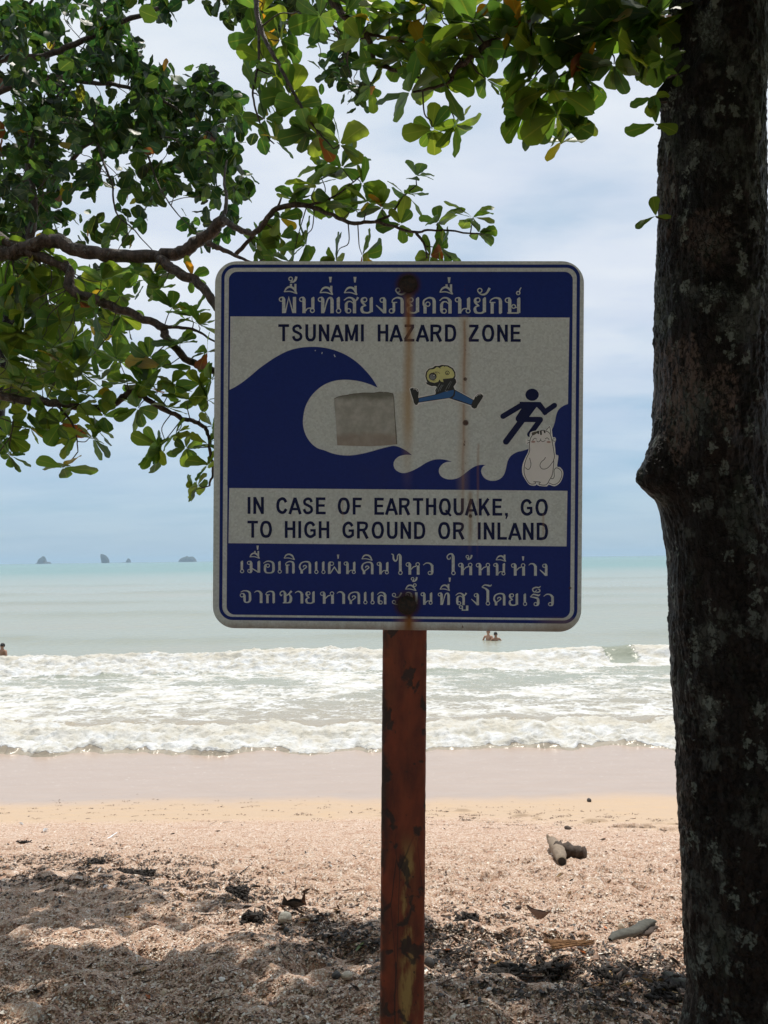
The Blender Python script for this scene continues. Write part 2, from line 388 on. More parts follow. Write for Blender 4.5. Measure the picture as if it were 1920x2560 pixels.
def water_material():
    m, t = mat("sea_water")
    P = t.n('ShaderNodeNewGeometry').outputs['Position']
    sp = t.n('ShaderNodeSeparateXYZ', None, Vector=P)
    fo = t.n('ShaderNodeAttribute', {'attribute_name': 'foam'}).outputs['Fac']
    mu = t.n('ShaderNodeAttribute', {'attribute_name': 'murk'}).outputs['Fac']
    y = sp.outputs[1]
    wob = t.math('MULTIPLY', t.math('SUBTRACT', t.noise(t.map(P, (0.012, 0.004, 1)), 1.0, 3, 0.5), 0.5), 120.0)
    zone = t.smooth(t.math('ADD', y, wob), 110.0, 330.0)
    near = t.mix(t.smooth(y, 16.0, 26.0), (0.34, 0.29, 0.225), (0.275, 0.295, 0.245))
    near = t.mix(t.smooth(y, 35.0, 150.0), near, (0.27, 0.31, 0.275))
    near = t.mix(t.math('MULTIPLY', t.smooth(t.noise(t.map(P, (0.05, 0.10, 1), (4, 1, 0)), 1.0, 4, 0.6), 0.42, 0.66), 0.35), near, (0.30, 0.28, 0.225))
    col = t.mix(zone, near, (0.135, 0.245, 0.215))
    col = t.mix(t.math('MULTIPLY', mu, 0.6), col, (0.20, 0.215, 0.155))
    # lace of foam: cells of thin water inside white webs
    Pw = t.n('ShaderNodeMixRGB', {'blend_type': 'ADD'}, Fac=0.55, Color1=t.map(P, (1, 1, 0)),
             Color2=t.n('ShaderNodeTexNoise', None, Vector=t.map(P, (1, 1, 0)), Scale=1.1, Detail=4.0, Roughness=0.6).outputs['Color']).outputs[0]
    va = t.n('ShaderNodeTexVoronoi', {'feature': 'DISTANCE_TO_EDGE'}, Vector=t.map(Pw, (0.85, 1.2, 1)), Scale=1.6).outputs['Distance']
    vb = t.n('ShaderNodeTexVoronoi', {'feature': 'DISTANCE_TO_EDGE'}, Vector=t.map(Pw, (1, 1.25, 1), (4, 7, 0)), Scale=4.4).outputs['Distance']
    web = t.math('ADD', t.math('MULTIPLY', va, 1.1), t.math('MULTIPLY', vb, 0.9))
    fine = t.noise(t.map(P, (1, 1.2, 1)), 9.0, 6, 0.68)
    big = t.noise(t.map(P, (0.5, 0.9, 1), (2, 3, 0)), 1.3, 5, 0.6)
    lace = t.math('ADD', t.math('MULTIPLY_ADD', web, -0.62, 0.42), t.math('ADD', t.math('MULTIPLY', t.math('SUBTRACT', fine, 0.5), 0.95), t.math('MULTIPLY', t.math('SUBTRACT', big, 0.5), 1.05)))
    lev = t.math('ADD', lace, t.math('MULTIPLY_ADD', fo, 2.1, -1.38))
    ff = t.smooth(lev, -0.04, 0.20)
    ff = t.math('MULTIPLY', ff, t.smooth(fo, 0.02, 0.2))
    tu = t.n('ShaderNodeAttribute', {'attribute_name': 'silt_folds'}).outputs['Fac']
    fcol = t.mix(t.smooth(t.noise(P, 2.6, 6, 0.66), 0.32, 0.66), (0.47, 0.45, 0.385), (0.655, 0.67, 0.675))
    fcol = t.mix(tu, fcol, t.mix(t.noise(P, 7.0, 5, 0.65), (0.42, 0.385, 0.31), (0.62, 0.59, 0.51)))
    c = t.mix(ff, col, fcol)
    chop = t.math('ADD', t.noise(t.map(P, (1, 1.7, 1)), 2.2, 4, 0.6), t.math('MULTIPLY', t.noise(t.map(P, (0.12, 0.3, 1)), 1.0, 4, 0.6), 1.2))
    nb = bump(t, chop, 0.09, 0.55)
    nb = bump(t, t.math('MULTIPLY', t.math('ADD', lev, t.noise(P, 22.0, 5, 0.7)), ff), 0.030, 0.8, nb)
    rough = t.math('MULTIPLY_ADD', ff, 0.55, 0.24)
    b = t.n('ShaderNodeBsdfPrincipled', None, Base_Color=c, Roughness=rough, Normal=nb, IOR=1.33)
    t.set(b.inputs['Specular IOR Level'], t.math('MULTIPLY_ADD', ff, -0.3, 0.42))
    finish(t, b); return m

def build_sea():
    ys = [14.2]
    while ys[-1] < 12500:
        y = ys[-1]
        st = 0.032 if y < 18.2 else 0.055 if y < 25.5 else 0.036 if y < 29.8 else max(0.07, (y * y) / 9500.0)
        ys.append(y + min(st, 0.06 * y))
    ys = np.array(ys)
    ts = axis(-0.64, 0.64, 0.00165, -6, 6, 1.14)
    T, Y = np.meshgrid(ts, ys); X = T * Y
    Z, F_, M_, S_ = sea_height(X, Y)
    me = mesh_np("sea", np.stack([X, Y, Z], -1).reshape(-1, 3), grid_faces(len(ys), len(ts)), True, [water_material()],
                 {'foam': ('FLOAT', F_), 'murk': ('FLOAT', M_), 'silt_folds': ('FLOAT', S_)})
    add("sea", me, kind='structure')
build_sea()

# ------------------------------------------------------------------ the sign
SIGN_LOC = np.array([0.02294886, 1.24282905, 1.78319296])
SIGN_ROT = Euler((0.06290462, 0.02172127, -0.02232539), 'XYZ')
SIGN_M = np.array(SIGN_ROT.to_matrix())
def SU(px, py):
    """sign-plane coordinates (metres right of centre, metres up) of a pixel of the photograph"""
    d = CR * ((px - 960) / FPX) + CU * ((1280 - py) / FPX) + CF
    n = SIGN_M[:, 1]; t = ((SIGN_LOC - EYE) @ n) / (d @ n)
    q = (EYE + d * t - SIGN_LOC) @ SIGN_M
    return (q[0], q[2])
MM = 0.6 / 922.0                                 # metres on the sign per photograph pixel

class Flat:
    """collects flat shapes on the sign face; every shape lies a hair in front of the one before"""
    def __init__(self, y): self.y = y; self.v = []; self.f = []; self.m = []; self.step = 0.00001
    def _y(self): self.y -= self.step; return self.y
    def poly(self, pts, mi=0):
        y = self._y(); o = len(self.v)
        tr = tessellate_polygon([[Vector((p[0], p[1], 0)) for p in pts]])
        self.v += [(p[0], y, p[1]) for p in pts]
        for a, b, c in tr:
            A, B, C = pts[a], pts[b], pts[c]
            s = (B[0] - A[0]) * (C[1] - A[1]) - (B[1] - A[1]) * (C[0] - A[0])
            self.f.append((o + a, o + b, o + c) if s > 0 else (o + a, o + c, o + b)); self.m.append(mi)
    def stroke(self, pts, w, mi=0, closed=False, smooth=False, rnd=False):
        P = np.asarray(pts, float); n0 = len(P)
        Wd = np.broadcast_to(np.asarray(w, float), (n0,)).astype(float)
        if smooth and n0 > 2:
            Q = catmull(np.column_stack([P, Wd]), 6, closed); P, Wd = Q[:, :2], Q[:, 2]
        n = len(P); y = self._y(); o = len(self.v)
        for i in range(n):
            a = P[i] - P[i - 1] if (i > 0 or closed) else P[1] - P[0]
            b = P[(i + 1) % n] - P[i] if (i < n - 1 or closed) else P[i] - P[i - 1]
            a = a / (np.linalg.norm(a) + 1e-12); b = b / (np.linalg.norm(b) + 1e-12)
            na = np.array([-a[1], a[0]]); nb = np.array([-b[1], b[0]])
            mv = na + nb; mv = mv / (np.linalg.norm(mv) + 1e-9); k = 1.0 / max(0.5, float(mv @ na))
            off = mv * k * Wd[i] / 2
            self.v += [(P[i][0] + off[0], y, P[i][1] + off[1]), (P[i][0] - off[0], y, P[i][1] - off[1])]
        for i in range(n if closed else n - 1):
            j = (i + 1) % n
            self.f.append((o + 2 * i, o + 2 * i + 1, o + 2 * j + 1, o + 2 * j)); self.m.append(mi)
        if rnd:
            for e in (0, n - 1): self.disc(P[e], Wd[e] / 2, Wd[e] / 2, mi)
    def disc(self, c, rx, ry, mi=0, k=28):
        self.poly([(c[0] + rx * math.cos(2 * math.pi * i / k), c[1] + ry * math.sin(2 * math.pi * i / k)) for i in range(k)], mi)
    def ring(self, c, r, w, mi=0, k=24):
        self.stroke([(c[0] + r * math.cos(2 * math.pi * i / k), c[1] + r * math.sin(2 * math.pi * i / k)) for i in range(k)], w, mi, True)
    def mesh(self, name, mats):
        me = bpy.data.meshes.new(name); me.from_pydata(self.v, [], self.f)
        for m in mats: me.materials.append(m)
        me.polygons.foreach_set('material_index', self.m); me.update(); return me

# ---- materials of the sign: sheeting with rust that ran down from the bolts
def sheeting(name, col, rough=0.42, rust=1.0, grain=0.10):
    m, t = mat(name)
    O = t.n('ShaderNodeTexCoord').outputs['Object']
    s = t.n('ShaderNodeSeparateXYZ', None, Vector=O); x, z = s.outputs[0], s.outputs[2]
    g = t.n('ShaderNodeTexVoronoi', None, Vector=t.map(O, (1, 0, 1)), Scale=330.0)
    g1 = t.n('ShaderNodeSeparateColor', None, Color=g.outputs['Color']).outputs[0]
    blot = t.noise(t.map(O, (1, 0, 1)), 9.0, 5, 0.6)
    c = t.mix(g1, tuple(v * (1 - grain) for v in col), tuple(min(1, v * (1 + grain)) for v in col))
    c = t.mix(t.math('MULTIPLY', t.smooth(blot, 0.5, 0.75), 0.30), c, tuple(v * 0.72 + a for v, a in zip(col, (0.012, 0.009, 0.0))))
    if rust:
        ns = t.noise(t.map(O, (60, 0, 7)), 1.0, 5, 0.7)
        wob = t.math('MULTIPLY', t.math('SUBTRACT', t.noise(t.map(O, (0, 0, 9)), 1.0, 2, 0.5), 0.5), 0.006)
        def streak(px, ptop, pbot, wpx, amt, col_, soft=0.55):
            nonlocal c
            u0, v0 = SU(px, ptop); _, v1 = SU(px, pbot)
            dx = t.math('DIVIDE', t.math('ABSOLUTE', t.math('ADD', t.math('SUBTRACT', x, u0), wob)), wpx * MM)
            f = t.smooth(dx, 1.0, 0.0)
            f = t.math('MULTIPLY', f, t.math('MULTIPLY', t.smooth(z, v0 + 0.004, v0 - 0.004), t.smooth(z, v1, v1 + (v0 - v1) * 0.55)))
            f = t.math('MULTIPLY', f, t.math('MULTIPLY_ADD', ns, soft * 2, 1 - soft))
            c = t.mix(t.math('MULTIPLY', f, amt * rust, 0, True), c, col_)
        streak(1022, 735, 1260, 20, 0.70, (0.40, 0.23, 0.075))
        streak(1021, 735, 880, 9, 0.8, (0.27, 0.09, 0.02), 0.3)
        streak(1010, 980, 1130, 34, 0.30, (0.50, 0.38, 0.22))
        streak(1161, 790, 1420, 22, 0.42, (0.44, 0.31, 0.20))
        streak(1161, 800, 1400, 6, 0.5, (0.34, 0.17, 0.07))
        streak(1176, 1230, 1400, 9, 0.6, (0.30, 0.17, 0.07))
        streak(1196, 1110, 1420, 5, 0.4, (0.30, 0.14, 0.06))
        streak(1021, 1530, 1600, 16, 1.0, (0.16, 0.055, 0.015), 0.4)
        streak(1018, 1545, 1640, 44, 0.75, (0.30, 0.13, 0.04))
        streak(1400, 1545, 1640, 90, 0.4, (0.33, 0.20, 0.09))
        streak(1358, 1285, 1360, 5, 0.5, (0.40, 0.25, 0.12))
        streak(857, 1250, 1320, 4, 0.35, (0.42, 0.28, 0.14))
        # pits of rust along the second streak, and halos round the bolts
        pit = t.noise(t.map(O, (170, 0, 120)), 1.0, 3, 0.6)
        u0, _ = SU(1161, 1000)
        near = t.smooth(t.math('ABSOLUTE', t.math('SUBTRACT', x, u0)), 0.0055, 0.001)
        c = t.mix(t.math('MULTIPLY', t.math('MULTIPLY', t.smooth(pit, 0.60, 0.68), near), 0.85 * rust), c, (0.075, 0.022, 0.010))
        for (px, py, r, a) in ((1164, 1057, 8, 1.0), (1020, 712, 34, 0.85), (1018, 1510, 36, 0.9), (1163, 948, 5, .9), (1440, 1568, 5, .7), (1425, 1470, 4, .6), (1176, 1290, 5, .9)):
            u, v = SU(px, py)
            dd = t.math('SQRT', t.math('ADD', t.math('POWER', t.math('SUBTRACT', x, u), 2.0), t.math('POWER', t.math('SUBTRACT', z, v), 2.0)))
            f = t.smooth(t.math('DIVIDE', dd, r * MM), 1.15, 0.65)
            c = t.mix(t.math('MULTIPLY', f, t.math('MULTIPLY_ADD', pit, 0.7, a * 0.55), 0, True), c, (0.055, 0.022, 0.014))
        edge = t.smooth(t.math('ADD', t.math('ADD', z, 0.0), t.math('MULTIPLY', t.math('SUBTRACT', ns, 0.5), 0.02)), -0.285, -0.302)
        c = t.mix(t.math('MULTIPLY', edge, 0.6 * rust), c, (0.20, 0.09, 0.035))
    b = t.n('ShaderNodeBsdfPrincipled', None, Base_Color=c, Roughness=rough)
    t.set(b.inputs['Specular IOR Level'], 0.14)
    t.set(b.inputs['Normal'], bump(t, t.noise(t.map(O, (1, 0, 1)), 420.0, 2, 0.6), 0.0004, 0.5))
    finish(t, b); return m

M_WHITE = sheeting("white_sheeting", (0.62, 0.665, 0.66))
M_BLUE = sheeting("blue_sheeting", (0.011, 0.029, 0.195), 0.36, 0.9, 0.05)
M_LETTER = sheeting("letter_sheeting", (0.57, 0.62, 0.63))
M_TEXT = sheeting("blue_lettering", (0.008, 0.014, 0.070), 0.45, 0.55, 0.05)

sign = thing('hazard_sign', "square blue and white warning sign with a curling wave, bolted to a rusty square post", 'sign')
sign.location = SIGN_LOC; sign.rotation_euler = SIGN_ROT

def rrect(x0, x1, z0, z1, r, k=10):
    pts = []
    for cx, cz, a0 in ((x1 - r, z1 - r, 0), (x0 + r, z1 - r, 90), (x0 + r, z0 + r, 180), (x1 - r, z0 + r, 270)):
        for i in range(k + 1):
            a = math.radians(a0 + 90 * i / k); pts.append((cx + r * math.cos(a), cz + r * math.sin(a)))
    return pts
def rr_px(xl, yt, xr, yb, r): 
    a = SU(xl, 1114); b = SU(xr, 1114); c = SU(996, yt); d = SU(996, yb)
    return rrect(a[0], b[0], d[1], c[1], r * MM)

# plate: 2 mm sheet with rounded corners and slightly worn edge
out = rrect(-0.3, 0.3, -0.3, 0.3, 0.036, 12)
bm = bmesh.new()
f0 = bm.faces.new([bm.verts.new((p[0], 0.0, p[1])) for p in out])
ex = bmesh.ops.extrude_face_region(bm, geom=[f0])
bmesh.ops.translate(bm, verts=[v for v in ex['geom'] if isinstance(v, bmesh.types.BMVert)], vec=(0, 0.0022, 0))
bmesh.ops.recalc_face_normals(bm, faces=bm.faces)
me = bpy.data.meshes.new('plate'); bm.to_mesh(me); bm.free(); me.materials.append(M_WHITE)
add('plate', me, sign)

L1, L2, L3, L4 = -0.0004, -0.0008, -0.0012, -0.0016
F = Flat(L1)
o_ = rr_px(536 + 18.5, 653 + 12.5, 1456 - 13.5, 1575.5 - 25, 30)
F.stroke(o_, 8 * MM, 0, True)
add('border_line', F.mesh('border_line', [M_BLUE]), sign)
F = Flat(L1); F.poly(rr_px(569.5, 679.5, 1428.5, 1541, 21))
field = add('blue_field', F.mesh('blue_field', [M_BLUE]), sign)

C1 = lambda x, y: SU(520 + x / 3.45625, 640 + y / 3.45625)
C2 = lambda x, y: SU(1000 + x / 3.45625, 640 + y / 3.45625)
C3 = lambda x, y: SU(520 + x / 3.45625, 1120 + y / 3.45625)
C4 = lambda x, y: SU(1000 + x / 3.45625, 1120 + y / 3.45625)
F = Flat(L2)
pl, pr = C1(194, 523), C2(1464, 533)
F.poly([pl, (C3(180, 0)[0], C3(0, 306)[1]), (C4(1440, 0)[0], C4(0, 306)[1]), pr])
picture = add('picture_panel', F.mesh('picture_panel', [M_WHITE]), sign)
F = Flat(L2); F.poly([C3(185, 346), C3(178, 822), C4(1438, 850), C4(1446, 370)])
panel = add('text_panel', F.mesh('text_panel', [M_WHITE]), sign)

wave = [C1(*p) for p in ((180, 1160), (193, 1155), (240, 1130), (300, 1091), (370, 1036), (440, 976), (520, 918), (600, 867), (690, 822), (780, 797), (870, 787), (960, 788),
                         (1050, 803), (1140, 832), (1220, 872), (1300, 930), (1370, 1000), (1420, 1062), (1450, 1108))]
wave = list(catmull(wave, 4)) + [C1(1466, 1139)]
seg = [C1(*p) for p in ((1460, 1136), (1400, 1110), (1330, 1088), (1250, 1074), (1170, 1070), (1090, 1080), (1020, 1105), (960, 1143), (910, 1190), (870, 1245), (840, 1310),
                        (825, 1380), (821, 1440), (828, 1495), (845, 1545), (870, 1590), (905, 1630), (950, 1662))]
seg += [C3(*p) for p in ((1010, 22), (1060, 42), (1120, 57), (1190, 65), (1260, 62), (1340, 48), (1420, 28), (1480, 10), (1550, -8), (1600, -18))]
seg += [C4(*p) for p in ((-20, -12), (20, 5), (60, 28), (95, 55))]
wave += list(catmull(seg, 4))
wave += list(catmull([C4(*p) for p in ((105, 62), (60, 58), (15, 65), (-20, 80), (-48, 110), (-56, 145), (-45, 180), (-15, 205), (25, 217), (70, 210), (120, 190), (175, 160), (230, 126), (285, 104), (340, 97), (395, 103), (440, 116))], 4))
wave += list(catmull([C4(*p) for p in ((447, 119), (405, 121), (368, 138), (343, 168), (335, 200), (345, 232), (372, 257), (412, 270), (455, 271), (505, 258), (553, 226), (602, 187), (650, 158), (700, 146), (735, 147))], 4))
wave += list(catmull([C4(*p) for p in ((742, 147), (722, 156), (706, 176), (700, 202), (709, 232), (732, 262), (772, 281), (820, 283), (860, 269), (890, 242), (908, 205), (920, 155), (932, 108), (960, 66), (1010, 36), (1060, 24), (1120, 0), (1180, -60))], 4))
wave += list(catmull([C2(*p) for p in ((1270, 1560), (1312, 1500), (1336, 1440), (1348, 1380), (1368, 1330), (1408, 1297), (1456, 1277))], 4))
wave += [(C2(1475, 1270)[0], C2(1475, 1270)[1]), (C4(1450, 0)[0], C4(0, 322)[1]), (C3(170, 0)[0], C3(0, 322)[1])]
F = Flat(L3); F.poly(wave)
add('wave_graphic', F.mesh('wave_graphic', [M_BLUE]), picture)

CC = lambda x, y: SU(1240 + x / 8.194, 960 + y / 8.194)
k8 = MM / 8.194
F = Flat(L3)
F.disc(CC(737, 222), 136 * k8, 124 * k8)
F.stroke([CC(545, 422), CC(143, 662)], 112 * k8, rnd=True)
F.poly([CC(*p) for p in ((475, 366), (908, 370), (960, 430), (900, 540), (830, 470), (680, 672), (600, 782), (440, 782), (402, 740), (400, 690), (545, 462), (500, 440))])
F.stroke([CC(885, 430), CC(1000, 575), CC(1195, 440)], 108 * k8); F.disc(CC(1195, 440), 53 * k8, 53 * k8); F.disc(CC(1000, 582), 55 * k8, 55 * k8)
F.stroke([CC(520, 727), CC(905, 729)], 108 * k8, rnd=True)
F.stroke([CC(905, 735), CC(690, 1035)], 108 * k8, rnd=True)
F.stroke([CC(520, 760), CC(205, 1180)], 128 * k8, rnd=True)
add('running_figure', F.mesh('running_figure', [M_TEXT]), picture)

# ---- lettering
THAI = {
 'พ': [('R', 16, 84, 12), ('C', ((16, 96), (26, 95), (31, 84)), (6, 12, 20)), ('S', ((31, 86), (31, 0)), 20), ('S', ((40, 2), (62, 96), (88, 2)), 9), ('S', ((97, 0), (97, 99)), 20)],
 'น': [('R', 16, 84, 12), ('C', ((16, 96), (26, 95), (31, 84)), (6, 12, 20)), ('S', ((31, 86), (31, 0)), 20), ('S', ((85, 24), (85, 88), (91, 99)), (18, 20, 6)), ('R', 82, 16, 12), ('C', ((40, 13), (52, 28), (70, 31), (82, 29)), (8, 7, 7, 8))],
 'ท': [('R', 16, 84, 12), ('C', ((16, 96), (26, 95), (31, 84)), (6, 12, 20)), ('S', ((31, 86), (31, 0)), 20), ('C', ((40, 8), (56, 70), (68, 92), (82, 92), (88, 78)), (8, 9, 10, 15, 20)), ('S', ((88, 80), (88, 0)), 20)],
 'เ': [('S', ((14, 26), (14, 88), (20, 99)), (18, 20, 8)), ('R', 16, 15, 13)],
 'ส': [('C', ((2, 79), (26, 95), (50, 93), (66, 78)), (5, 8, 11, 20)), ('S', ((67, 80), (67, 0)), 20), ('C', ((66, 74), (80, 82), (89, 98)), (9, 10, 14)), ('C', ((60, 60), (44, 72), (26, 70), (16, 56)), (6, 7, 10, 18)), ('S', ((16, 58), (16, 16)), 18), ('C', ((16, 18), (20, 6), (32, 2)), (18, 11, 6)), ('R', 31, 15, 13)],
 'ย': [('R', 27, 83, 13), ('C', ((27, 96), (13, 90), (9, 76), (16, 62), (30, 50), (37, 46)), (6, 12, 14, 13, 9, 3)), ('C', ((34, 47), (16, 42), (9, 28), (14, 10), (30, 4), (50, 4), (64, 12)), (5, 10, 17, 17, 10, 10, 16)), ('S', ((67, 8), (67, 88), (73, 99)), (20, 20, 8))],
 'ง': [('R', 39, 81, 13), ('C', ((39, 94), (50, 92), (54, 80)), (6, 12, 19)), ('S', ((54, 82), (54, 0)), 20), ('S', ((2, 50), (50, 7)), (5, 16))],
 'ภ': [('R', 15, 15, 13), ('S', ((30, 14), (30, 66)), 16), ('S', ((20, 67), (50, 67)), 6), ('C', ((18, 66), (24, 84), (48, 96), (74, 91), (81, 76)), (5, 7, 9, 14, 20)), ('S', ((81, 78), (81, 6), (76, 0)), (20, 20, 10)), ('C', ((30, 18), (27, 6), (15, 2)), (16, 10, 6))],
 'ก': [('S', ((17, 0), (17, 66)), 19), ('S', ((6, 68), (37, 68)), 7), ('C', ((3, 66), (10, 84), (35, 96), (61, 91), (68, 76)), (5, 7, 9, 14, 20)), ('S', ((68, 78), (68, 8), (62, 0)), (20, 20, 10))],
 'ค': [('S', ((18, 0), (18, 42)), 19), ('C', ((18, 40), (9, 58), (12, 80), (40, 96), (66, 91), (74, 76)), (15, 13, 10, 9, 14, 20)), ('S', ((74, 78), (74, 0)), 20), ('R', 35, 57, 13)],
 'ล': [('C', ((1, 78), (22, 95), (48, 94), (64, 78)), (5, 8, 11, 20)), ('S', ((65, 80), (65, 0)), 20), ('C', ((58, 58), (42, 71), (24, 70), (13, 56)), (6, 7, 10, 18)), ('S', ((13, 58), (13, 16)), 18), ('C', ((13, 18), (17, 6), (30, 2)), (18, 11, 6)), ('R', 29, 15, 13)],
 'ษ': [('R', 15, 82, 13), ('C', ((15, 95), (25, 94), (29, 82)), (6, 12, 20)), ('S', ((29, 84), (29, 4)), 20), ('S', ((14, 4), (84, 4)), 9), ('S', ((84, 4), (84, 88), (90, 99)), (20, 20, 8)), ('R', 53, 44, 11), ('S', ((60, 36), (78, 40)), 6)],
 'ม': [('R', 19, 82, 13), ('C', ((19, 95), (31, 93), (36, 80)), (6, 12, 22)), ('S', ((36, 82), (36, 12)), 22), ('R', 22, 17, 13), ('C', ((36, 20), (34, 6), (24, 3)), (22, 12, 6)), ('S', ((44, 38), (92, 8)), 9), ('S', ((98, 4), (98, 88), (104, 99)), (22, 22, 8))],
 'อ': [('C', ((1, 80), (28, 96), (58, 95), (78, 82), (82, 60), (82, 24), (70, 7), (45, 3), (22, 8), (14, 24)), (5, 8, 11, 17, 20, 20, 13, 9, 13, 18)), ('S', ((14, 22), (14, 58)), 18), ('R', 37, 61, 13), ('C', ((14, 56), (18, 68), (30, 73)), (18, 12, 6))],
 'ด': [('S', ((24, 0), (24, 24)), 20), ('C', ((22, 22), (8, 52), (18, 82), (50, 96), (80, 92), (90, 76)), (14, 14, 11, 9, 14, 20)), ('S', ((90, 78), (90, 0)), 20), ('C', ((24, 22), (48, 40), (63, 54), (52, 66), (38, 60), (38, 50)), (8, 9, 9, 9, 8, 6))],
 'ผ': [('S', ((12, 0), (12, 86)), 20), ('R', 33, 82, 14), ('C', ((12, 84), (18, 94), (33, 96)), (20, 11, 6)), ('S', ((20, 3), (53, 55), (88, 3)), 9), ('S', ((94, 2), (94, 99)), 20)],
 'ไ': [('S', ((72, 27), (72, 152)), 22), ('R', 73, 14, 14), ('C', ((1, 166), (15, 156), (18, 125), (33, 108), (47, 122), (50, 150), (62, 162), (72, 150)), (4, 10, 14, 12, 10, 9, 10, 20))],
 'ห': [('R', 20, 81, 14), ('C', ((20, 95), (31, 93), (36, 80)), (6, 12, 22)), ('S', ((36, 82), (36, 0)), 22), ('C', ((46, 42), (66, 62), (86, 68)), (8, 8, 9)), ('R', 99, 82, 14), ('S', ((103, 68), (103, 0)), 22)],
 'ว': [('C', ((2, 78), (26, 94), (54, 92), (72, 76)), (5, 8, 12, 20)), ('S', ((74, 78), (74, 18)), 20), ('R', 55, 15, 13), ('C', ((74, 20), (71, 6), (56, 2)), (20, 12, 6))],
 'ใ': [('S', ((55, 28), (55, 150)), 23), ('C', ((55, 148), (46, 167), (24, 168), (6, 148), (14, 128), (30, 130), (32, 144)), (22, 14, 9, 9, 9, 8, 6)), ('R', 57, 16, 14)],
 'า': [('C', ((0, 85), (18, 97), (40, 94), (54, 78)), (4, 8, 13, 22)), ('S', ((55, 80), (55, 0)), 22)],
 'จ': [('C', ((8, 87), (32, 98), (62, 96), (80, 82), (83, 60)), (5, 8, 11, 17, 20)), ('C', ((83, 62), (83, 24), (72, 8), (54, 4), (42, 10), (39, 22)), (20, 20, 13, 9, 13, 18)), ('S', ((39, 20), (39, 60)), 19), ('R', 18, 62, 14), ('C', ((18, 76), (32, 74), (39, 58)), (6, 11, 19))],
 'ช': [('C', ((22, 72), (14, 62), (5, 76), (14, 94), (34, 97), (45, 82)), (6, 9, 9, 9, 12, 20)), ('S', ((46, 84), (46, 3)), 22), ('C', ((56, 62), (76, 76), (98, 99)), (9, 11, 18)), ('C', ((80, 72), (93, 48), (88, 14), (70, 4)), (10, 20, 20, 8)), ('S', ((28, 4), (74, 4)), 8)],
 'ข': [('R', 18, 70, 12), ('C', ((6, 72), (10, 92), (30, 98), (48, 88), (52, 70)), (6, 8, 9, 14, 20)), ('S', ((52, 74), (52, 3)), 20), ('S', ((30, 4), (90, 4)), 9), ('S', ((91, 4), (91, 99)), 20)],
 'ะ': [('R', 19, 77, 13), ('C', ((8, 70), (32, 59), (58, 62), (80, 94)), (5, 8, 10, 13)), ('R', 19, 19, 13), ('C', ((8, 12), (32, 1), (58, 4), (80, 36)), (5, 8, 10, 13))],
 'โ': [('S', ((51, 28), (51, 122)), 22), ('R', 52, 16, 14), ('C', ((83, 168), (70, 158), (46, 163), (24, 164), (3, 148)), (4, 13, 12, 10, 6)), ('C', ((3, 148), (32, 136), (51, 118)), (7, 13, 21))],
 'ร': [('C', ((82, 94), (68, 84), (46, 90), (24, 92), (2, 73)), (4, 13, 12, 10, 6)), ('C', ((2, 73), (42, 66), (62, 58), (66, 44)), (6, 12, 18, 20)), ('S', ((66, 46), (66, 18)), 20), ('R', 45, 14, 13), ('C', ((66, 20), (62, 6), (46, 2)), (20, 12, 6))],
 'ิ': [('C', ((2, 120), (20, 146), (44, 152), (68, 140), (86, 108)), (5, 11, 12, 13, 7)), ('C', ((2, 121), (40, 122), (86, 109)), (6, 7, 6))],
 'ี': [('C', ((2, 124), (20, 150), (42, 157), (62, 146), (80, 112)), (5, 11, 12, 13, 7)), ('C', ((2, 125), (40, 126), (80, 113)), (6, 7, 6)), ('S', ((71, 128), (71, 167)), 14)],
 'ื': [('C', ((2, 129), (18, 152), (40, 160), (62, 148), (81, 117)), (5, 11, 12, 13, 7)), ('C', ((2, 130), (40, 132), (81, 118)), (6, 7, 6)), ('S', ((44, 156), (44, 178)), 13), ('S', ((71, 130), (71, 178)), 13)],
 'ึ': [('C', ((2, 124), (20, 150), (42, 157), (64, 146), (88, 112)), (5, 11, 12, 13, 7)), ('C', ((2, 125), (40, 126), (88, 113)), (6, 7, 6)), ('R', 78, 158, 11)],
 'ั': [('R', 18, 141, 13), ('C', ((6, 136), (20, 120), (42, 116), (62, 128), (78, 156)), (6, 8, 11, 12, 15)),],
 '่': [('S', ((9, 188), (9, 222)), (9, 18))],
 '้': [('R', 13, 209, 11), ('C', ((23, 204), (16, 190)), (8, 9)), ('C', ((9, 187), (28, 190), (42, 203), (48, 223)), (5, 10, 14, 14))],
 '็': [('C', ((70, 160), (58, 148), (34, 150), (10, 140), (8, 124), (22, 112), (40, 130)), (6, 10, 11, 10, 9, 8, 6)), ('C', ((22, 114), (48, 110), (64, 118), (62, 132), (48, 134)), (8, 10, 10, 8, 5))],
 '์': [('R', 14, 126, 10), ('C', ((22, 132), (24, 146), (32, 160)), (7, 6, 6))],
 'ู': [('R', 15, -16, 12), ('S', ((27, -4), (28, -40)), 10), ('S', ((22, -40), (72, -40)), 9), ('S', ((66, -44), (66, -3)), 19)],
}
LATIN_W = 17.0
